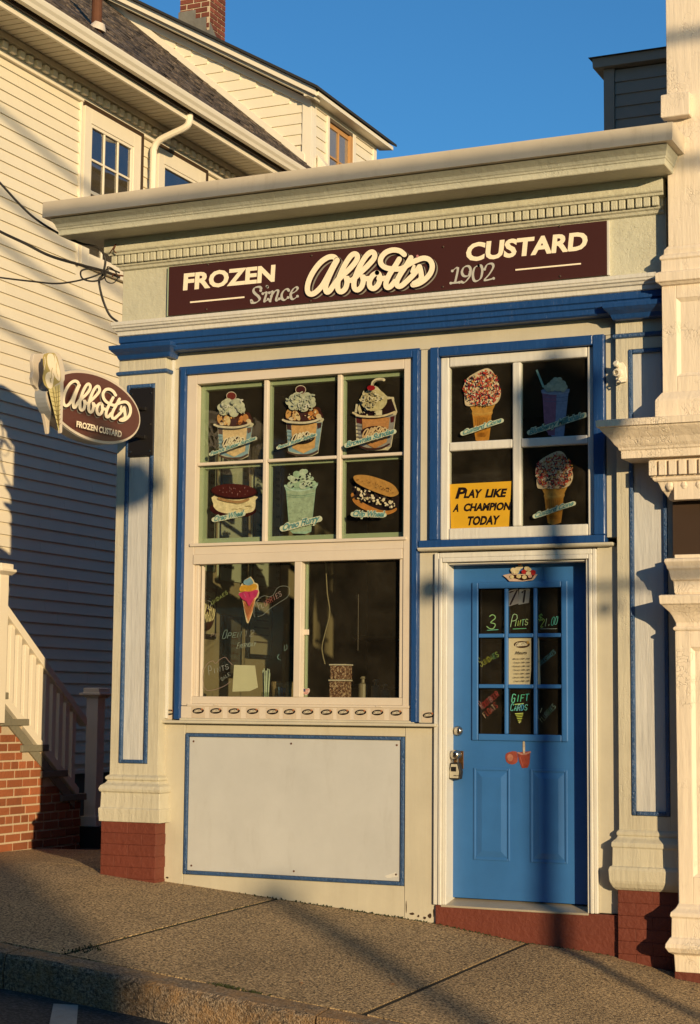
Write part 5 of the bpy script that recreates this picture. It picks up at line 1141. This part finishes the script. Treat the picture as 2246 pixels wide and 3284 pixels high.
# upper windows
def hwin(y0, y1, z0, z1, full, lab):
    wn = H(MB().box(XW-.01,y0,z0,XW+.03,y0+.115,z1).box(XW-.01,y1-.135,z0,XW+.03,y1,z1).box(XW-.01,y0+.115,z1-.145,XW+.03,y1-.135,z1).box(XW-.01,y0+.115,z0,XW+.03,y1-.135,z0+.1), 'window', 'housetrim'); wn['label'] = lab
    H(MB().box(XW-.014,y0-.02,z1+.001,XW+.031,y1+.05,z1+.045).box(XW-.014,y1+.001,z0,XW+.033,y1+.05,z1), 'window_edge_strip', 'brown')  # dark brown strips along the top and right edges
    H(B(XW-.018,y0-.045,z0-.02,XW+.018,y0-.021,z1+.03), 'window_edge_strip', 'housetrim')
    ya, yb, zt = y0+.13, y1-.15, z1-.16
    H(B(XW-.004,ya-.01,z0+.1,XW-.001,yb+.01,zt+.01), 'pane', 'glassdark', wn, 0)
    H(B(XW-.017,ya-.01,zt-.30,XW-.0165,yb+.01,zt+.01), 'dark_room', 'roomdark', wn, 0); H(B(XW-.017,ya-.01,z0+.1,XW-.0165,yb+.01,zt-.301), 'reflection_sheet', 'room', wn, 0)  # tan lower sheet stands in for a cream building reflected in the glass
    H(ring_x(ya-.015, yb+.015, z0+.1, zt+.015, .03), 'sash', 'housetrim', wn)
    if full:
        w3 = (yb-ya)/3
        b = MB()
        for i in (1, 2): b.box(XW,ya+w3*i-.011,z0+.13,XW+.014,ya+w3*i+.011,zt-.015)
        for z_ in (zt-.325,): b.box(XW+.001,ya+.015,z_-.011,XW+.012,yb-.015,z_+.011)
        b.box(XW+.001,ya+.015,zt-.665,XW+.02,yb-.015,zt-.63)
        H(b, 'muntin', 'housetrim', wn)
def ring_x(y0, y1, z0, z1, w_): return MB().box(XW,y0,z0,XW+.02,y0+w_,z1).box(XW,y1-w_,z0,XW+.02,y1,z1).box(XW,y0+w_,z1-w_,XW+.02,y1-w_,z1).box(XW,y0+w_,z0,XW+.02,y1-w_,z0+w_)
hwin(3.70, 4.73, 5.27, 6.81, True, 'upper side window with six-light sash nearest the street')
hwin(5.08, 6.07, 5.27, 6.81, False, 'second upper side window mostly behind the cornice')
# downspout
sp = H(MB(), 'x', 'housetrim') if False else None
dsp = smooth([(-4.655,4.87,7.03),(-4.655,4.87,6.95),(-4.70,4.87,6.895),(-4.86,4.87,6.845),(-5.00,4.87,6.795),(-5.055,4.87,6.72),(-5.06,4.87,6.6),(-5.06,4.87,5.8),(-5.06,4.87,4.2)], 5)
H(MB().tube(dsp, .036, 10), 'downspout', 'housetrim', bev=0)
# vent pipe
vp = H(MB().lathe((-5.13,3.87,7.55), (0,0,1), [(0,.052),(1.0,.052)], 14), 'vent_pipe', 'rust', bev=0)
H(MB()._lathe(Vector((-5.12,3.87,rfz(-5.12)+.01)), Vector((.35,0,1)).normalized(), [(0,.085),(.03,.075),(.06,.058),(.07,.054)], 18), 'flashing', 'vinyl', bev=0)
# dormer
dm_ = H(MB().prism([(-5.20,8.79,7.4),(-5.20,8.79,8.50),(-9.0,8.79,8.50+.58*3.8),(-9.0,8.79,rfz(-9.0)-.3)], (0,1.98,0)), 'dormer', 'housetrim', bev=0); dm_['label'] = 'side dormer with a timber window under a shed roof'
zz = 7.55; k = 0
while zz < 10.4:
    # cheek boards facing the street
    h = .135; xl = -4.56-(zz-7.12)/sl_+.10; xr = -5.29
    top = 8.47
    if zz > top-h: xr = min(xr, -5.2-(zz+h-top)/.58)
    if xr > xl+.02:
        xl0 = xl-.12
        MB().hexa([(xl0,8.765,zz),(xr,8.765,zz),(xr,8.79,zz),(xl0,8.79,zz),(xl0-.11,8.782,zz+h),(xr,8.782,zz+h),(xr,8.79,zz+h),(xl0-.11,8.79,zz+h)]).build('siding_board', M['siding'], dm_)
    if zz < 8.38:
        for a, c in ((8.90,9.20),(10.08,10.66)):
            MB().hexa([(-5.175,a,zz),(-5.175,c,zz),(-5.199,c,zz),(-5.199,a,zz),(-5.19,a,zz+h),(-5.19,c,zz+h),(-5.199,c,zz+h),(-5.199,a,zz+h)]).build('siding_board', M['siding'], dm_)
    zz += h
H(MB().box(-5.29,8.755,7.5,-5.165,8.80,8.47).box(-5.21,8.801,7.5,-5.165,8.90,8.50), 'corner_board', 'housetrim', dm_)
H(MB().box(-5.21,10.661,7.5,-5.165,10.76,8.5), 'corner_board', 'housetrim', dm_)
H(B(-5.199,8.901,8.44,-5.16,10.66,8.53), 'frieze_trim', 'housetrim', dm_)
# sloping trim where the cheek meets the main roof, and the rake
def slope_strip(x0, z0, x1, z1, h, ya, yb, name, mat): return H(MB().hexa([(x0,ya,z0),(x1,ya,z1),(x1,yb,z1),(x0,yb,z0),(x0,ya,z0+h),(x1,ya,z1+h),(x1,yb,z1+h),(x0,yb,z0+h)]), name, mat, dm_)
slope_strip(-5.25, rfz(-5.25)+.01, -9.0, rfz(-9.0)+.01, .10, 8.745, 8.764, 'base_trim', 'housetrim')
slope_strip(-5.17, 8.40, -9.0, 8.40+.58*3.83, .095, 8.75, 8.80, 'rake_trim', 'housetrim')
slope_strip(-5.05, 8.44, -9.0, 8.44+.58*3.95, .06, 8.60, 8.749, 'rake_soffit', 'soffit')
slope_strip(-5.02, 8.47, -9.0, 8.47+.58*3.98, .09, 8.55, 8.60, 'rake_fascia', 'housetrim')
slope_strip(-4.97, 8.535, -9.2, 8.535+.58*4.23, .035, 8.50, 10.98, 'dormer_roof', 'shingled')
H(MB().hexa([(-5.20,8.601,8.50),(-5.00,8.601,8.48),(-5.00,10.93,8.48),(-5.20,10.93,8.50),(-5.20,8.601,8.56),(-5.00,8.601,8.53),(-5.00,10.93,8.53),(-5.20,10.93,8.56)]), 'eave_fascia', 'housetrim', dm_)
for q in ((9.21,9.27),(9.98,10.07)): H(B(-5.199,q[0],7.5,-5.155,q[1],8.44), 'window_trim', 'housetrim', dm_)
H(MB().box(-5.198,9.271,7.5,-5.19,9.31,8.39).box(-5.198,9.90,7.5,-5.16,9.979,8.39).box(-5.198,9.311,8.33,-5.185,9.90,8.39).box(-5.197,9.58,7.5,-5.18,9.61,8.33).box(-5.197,9.311,7.95,-5.183,9.58,7.975).box(-5.197,9.61,7.95,-5.183,9.9,7.975), 'timber_sash', 'woodtan', dm_)
H(B(-5.199,9.271,8.391,-5.16,9.979,8.439), 'window_head', 'darksoff', dm_)
H(B(-5.1992,9.31,7.5,-5.1985,9.9,8.33), 'pane', 'glassdark', dm_, 0)
H(MB().prism([(-5.165,8.93,7.70),(-5.06,8.93,7.64),(-5.04,8.93,7.70),(-5.165,8.93,7.86)], (0,.17,0)), 'vent_hood', 'housetrim', dm_)
# chimney on the dormer roof
ch_ = H(B(-7.30,9.21,9.5,-6.86,9.62,11.4), 'chimney', 'mortar', bev=0)
H(MB().prism([(-7.315,9.195,9.5),(-6.845,9.195,9.5),(-6.845,9.195,9.80),(-6.90,9.195,9.80),(-6.90,9.195,9.98),(-7.06,9.195,9.98),(-7.06,9.195,10.10),(-7.315,9.195,10.10)], (0,.014,0)), 'lead_apron', 'lead', ch_, 0)
H(MB().prism([(-6.859,9.21,9.4),(-6.859,9.635,9.4),(-6.859,9.635,9.62),(-6.859,9.5,9.70),(-6.859,9.35,9.78),(-6.859,9.25,9.86),(-6.859,9.21,9.9)], (.014,0,0)), 'lead_apron', 'lead', ch_, 0)
zz = 9.62; r_ = 0
while zz < 11.0:
    x = -7.30-(r_ % 2)*.1
    while x < -6.86:
        a, c = max(x, -7.30), min(x+.2, -6.86)
        if c-a > .03: B(a+.006,9.200,zz+.005,c-.006,9.25,zz+.062).build('brick', M['brickdark'], ch_)
        x += .21
    y = 9.21-((r_+1) % 2)*.1
    while y < 9.62:
        a, c = max(y, 9.212), min(y+.2, 9.62)
        if c-a > .03: B(-6.90,a+.006,zz+.005,-6.849,c-.006,zz+.062).build('brick', M['brickdark'], ch_)
        y += .21
    zz += .072; r_ += 1

# ------------------------------------------------------------------ brick stair and railing in the alley
st = thing('brick_staircase', (-4.4,1.5,0), 'orange brick side stair with stone treads between the house and the shop', 'staircase')
XS_ = -3.98; steps = [(2.20,.43),(1.92,.625),(1.64,.83),(1.36,1.03),(1.08,1.23),(.80,1.43),(.52,1.63),(.24,1.83)]
b = MB(); prev = 2.5
for i, (ye, zt) in enumerate(steps):
    y0 = steps[i+1][0] if i+1 < len(steps) else -.6
    b.box(-5.1,y0-.05,-.2,XS_-.006,ye-.055,zt-.053)
    B(-5.1,y0-.08,zt-.052,XS_+.022,ye,zt).build('tread', M['stone'], st, .006)
b.build('stair_core', M['mortar'], st)
zz = -.03; r_ = 0
while zz < 1.8:
    y = .1-(r_ % 2)*.105-(0 if r_ % 5 else .05)
    L_ = .102 if r_ % 6 == 4 else .205
    while y < 2.2:
        # this brick must lie under a tread
        lim = max([ye-.052 for ye, zt in steps if zz+.062 < zt-.05] or [-9])
        a, c = y, min(y+L_-.014, lim)
        if c-a > .03:
            e = random.uniform(-.003, .003); B(XS_-.06,a,zz,XS_+e,c,zz+.054).build('brick', M['brick'], st, .003)
        y += L_
    zz += .0682; r_ += 1
rl = thing('stair_railing', (-3.98,2.3,0), 'white stair railing with square newel post beside the brick stair', 'railing')
XQ = -3.99
def rp(px, py): p = atx(px, py, XQ); return (p.y, p.z)
t0 = rp(10,1935); t1 = rp(262,2292); b0 = rp(10,2224); b1 = rp(242,2521)
dyz = (t1[1]-t0[1])/(t1[0]-t0[0]); dbz = (b1[1]-b0[1])/(b1[0]-b0[0])
def railbar(p, s_, ya, yb, h, w_, nm, mat='housetrim', x=XQ):
    z = lambda y: p[1]+s_*(y-p[0])
    return MB().hexa([(x-w_/2,ya,z(ya)-h),(x+w_/2,ya,z(ya)-h),(x+w_/2,yb,z(yb)-h),(x-w_/2,yb,z(yb)-h),(x-w_/2,ya,z(ya)),(x+w_/2,ya,z(ya)),(x+w_/2,yb,z(yb)),(x-w_/2,yb,z(yb))]).build(nm, M[mat], rl, .004)
ye_ = t1[0]+.03; ys_ = .2
railbar(t1, dyz, ys_, ye_, .075, .07, 'top_rail'); railbar(b1, dbz, ys_, b1[0]+.02, .075, .05, 'bottom_rail')
railbar((b1[0], b1[1]-.11), dbz, ys_, b1[0]-.03, .09, .045, 'stringer', 'stone')
y = ys_+.05
while y < b1[0]+.02:
    zt = t1[1]+dyz*(y-t1[0])-.07; zb = b1[1]+dbz*(y-b1[0])-.03
    B(XQ-.016,y-.027,zb,XQ+.016,y+.027,zt).build('baluster', M['housetrim'], rl, .003); y += .098
ny = 2.35
npst = B(XQ-.055,ny-.055,.12,XQ+.055,ny+.055,1.20).build('newel_post', M['housetrim'], rl, .003)
MB().mould([(.12,XQ-.075,XQ+.075,ny-.075),(.24,XQ-.075,XQ+.075,ny-.075)], ny+.075).build('post_base', M['housetrim'], npst, .004)
MB().mould([(1.195,XQ-.06,XQ+.06,ny-.06),(1.215,XQ-.075,XQ+.075,ny-.075),(1.222,XQ-.10,XQ+.10,ny-.10),(1.238,XQ-.10,XQ+.10,ny-.10),(1.24,XQ-.075,XQ+.075,ny-.075),(1.275,XQ-.075,XQ+.075,ny-.075),(1.28,XQ-.06,XQ+.06,ny-.06)], ny+.09).build('post_cap', M['housetrim'], npst, .003)
ny2 = 1.05-.28; B(XQ-.055,.62,1.2,XQ+.055,.73,2.2).build('newel_post', M['housetrim'], rl, .003) if False else None
q = atx(8,1830,XQ); np2 = B(XQ-.055,q.y-.10,1.0,XQ+.055,q.y+.012,q.z-.03).build('newel_post', M['housetrim'], rl, .003)
yc = q.y-.044
MB().mould([(q.z-.035,XQ-.06,XQ+.06,yc-.06),(q.z-.01,XQ-.10,XQ+.10,yc-.10),(q.z+.008,XQ-.10,XQ+.10,yc-.10),(q.z+.01,XQ-.07,XQ+.07,yc-.07),(q.z+.05,XQ-.07,XQ+.07,yc-.07)], yc+.09).build('post_cap', M['housetrim'], np2, .003)
tag(MB().box(-5.1,2.25,-.2,-3.5,2.9,.16).build('stone_plinth', M['roomdark']), 'low dark masonry block at the foot of the stair', 'masonry')

# ------------------------------------------------------------------ across the street (casts the shadows seen on the front)
lp = thing('street_lamp', (9.29,-8.6,rz(9.29,-9)), 'dark street lamp with lantern and cross arm across the road', 'street lamp')
D = 8.6; px_ = .69+D
MB().lathe((px_,-D,-1.7), (0,0,1), [(0,.14),(.5,.12),(.6,.07),(3,.06),(6.2,.05),(6.25,.08)], 16).build('pole', M['cloth'], lp)
MB().lathe((px_,-D,4.52), (0,0,1), [(0,.07),(.08,.13),(.12,.14),(.50,.19),(.52,.22),(.66,.10),(.74,.03),(.80,.01)], 12).build('lantern', M['lampglass'], lp)
MB().tube([(px_-.80,-D,3.835),(px_+1.6,-D,3.835)], .030, 8).build('cross_arm', M['cloth'], lp)
MB().lathe((px_-.80,-D,3.76), (0,0,1), [(0,.02),(.03,.06),(.08,.075),(.13,.06),(.16,.02)], 12).build('finial', M['cloth'], lp)
MB().lathe((px_+.31,-D,3.66), (0,0,1), [(0,.02),(.03,.05),(.06,.05),(.10,.01)], 10).build('finial', M['cloth'], lp)
ul = thing('blob_caster', (2.4,-9.0,rz(2.4,-9)), 'unseen pole and long arm added to cast a soft blob on the left pilaster', 'street lamp')  # unseen caster, invented for the soft blob of shade on the left pilaster
MB().tube([(1.9,-9.3,-.6),(1.9,-9.3,7.5)], .12, 12).build('pole', M['darksoff'], ul)
MB().tube([(1.9,-9.3,4.9),(4.5,-9.1,4.95),(6.4,-8.95,4.80)], .025, 8).build('arm', M['cloth'], ul)
MB().prism([(6.13,-9.1,4.68),(6.25,-9.1,4.50),(6.70,-9.1,4.48),(6.86,-9.1,4.60),(6.70,-9.1,4.78),(6.3,-9.1,4.80)], (0,.22,0)).build('blob_caster_head', M['cloth'], ul, .02)
tag(MB().tube([(18.85,-20,-3),(18.85,-20,4.60)], .11, 12).build('shadow_pole', M['darksoff']), 'unseen pole added far across the street to cast a soft band on the sidewalk', 'pole')  # added out of view, throws the soft shadow band across the sidewalk
lo = thing('shadow_block', (16,-28,-3), 'unseen low block added far across the street to shade the left sidewalk', 'building')  # invented block out of view, its shadow darkens the left sidewalk and kerb
B(9,-31,-4,21.9-.04,-25,5.90).build('wall', M['opp'], lo); B(8.8,-31.2,5.901,21.9,-24.9,5.95).build('roof', M['shingled'], lo)
ob = thing('opposite_building', (-14,-18,0), 'long three-storey brown brick building across the street', 'building')
B(-34,-26,-1,5.2,-15,9).build('wall', M['opp'], ob)
for i in range(10):
    for j in range(3):
        B(-32+i*3.7,-14.99,1+j*2.7,-32+i*3.7+1.2,-14.95,2.7+j*2.7).build('window', M['glassdark'], ob)
for i, (zw, sag) in enumerate(((9.2,.2),(8.6,.3),(8.1,.2),(7.35,.12),(6.62,.12))):
    pts = [(-25+i2*5, -9.3-.12*i, zw-sag*(1-((i2-5)/5)**2)+(.05*(i2-5))*(.03 if i % 2 else -.03)) for i2 in range(11)]
    tag(MB().tube(pts, .036, 6).build('overhead_wire', M['cable']), ('highest','second highest','middle','second lowest','lowest')[i]+' of the street wires high above the far side of the road', 'wire', 'overhead wires along the street')
C.render.film_transparent = False
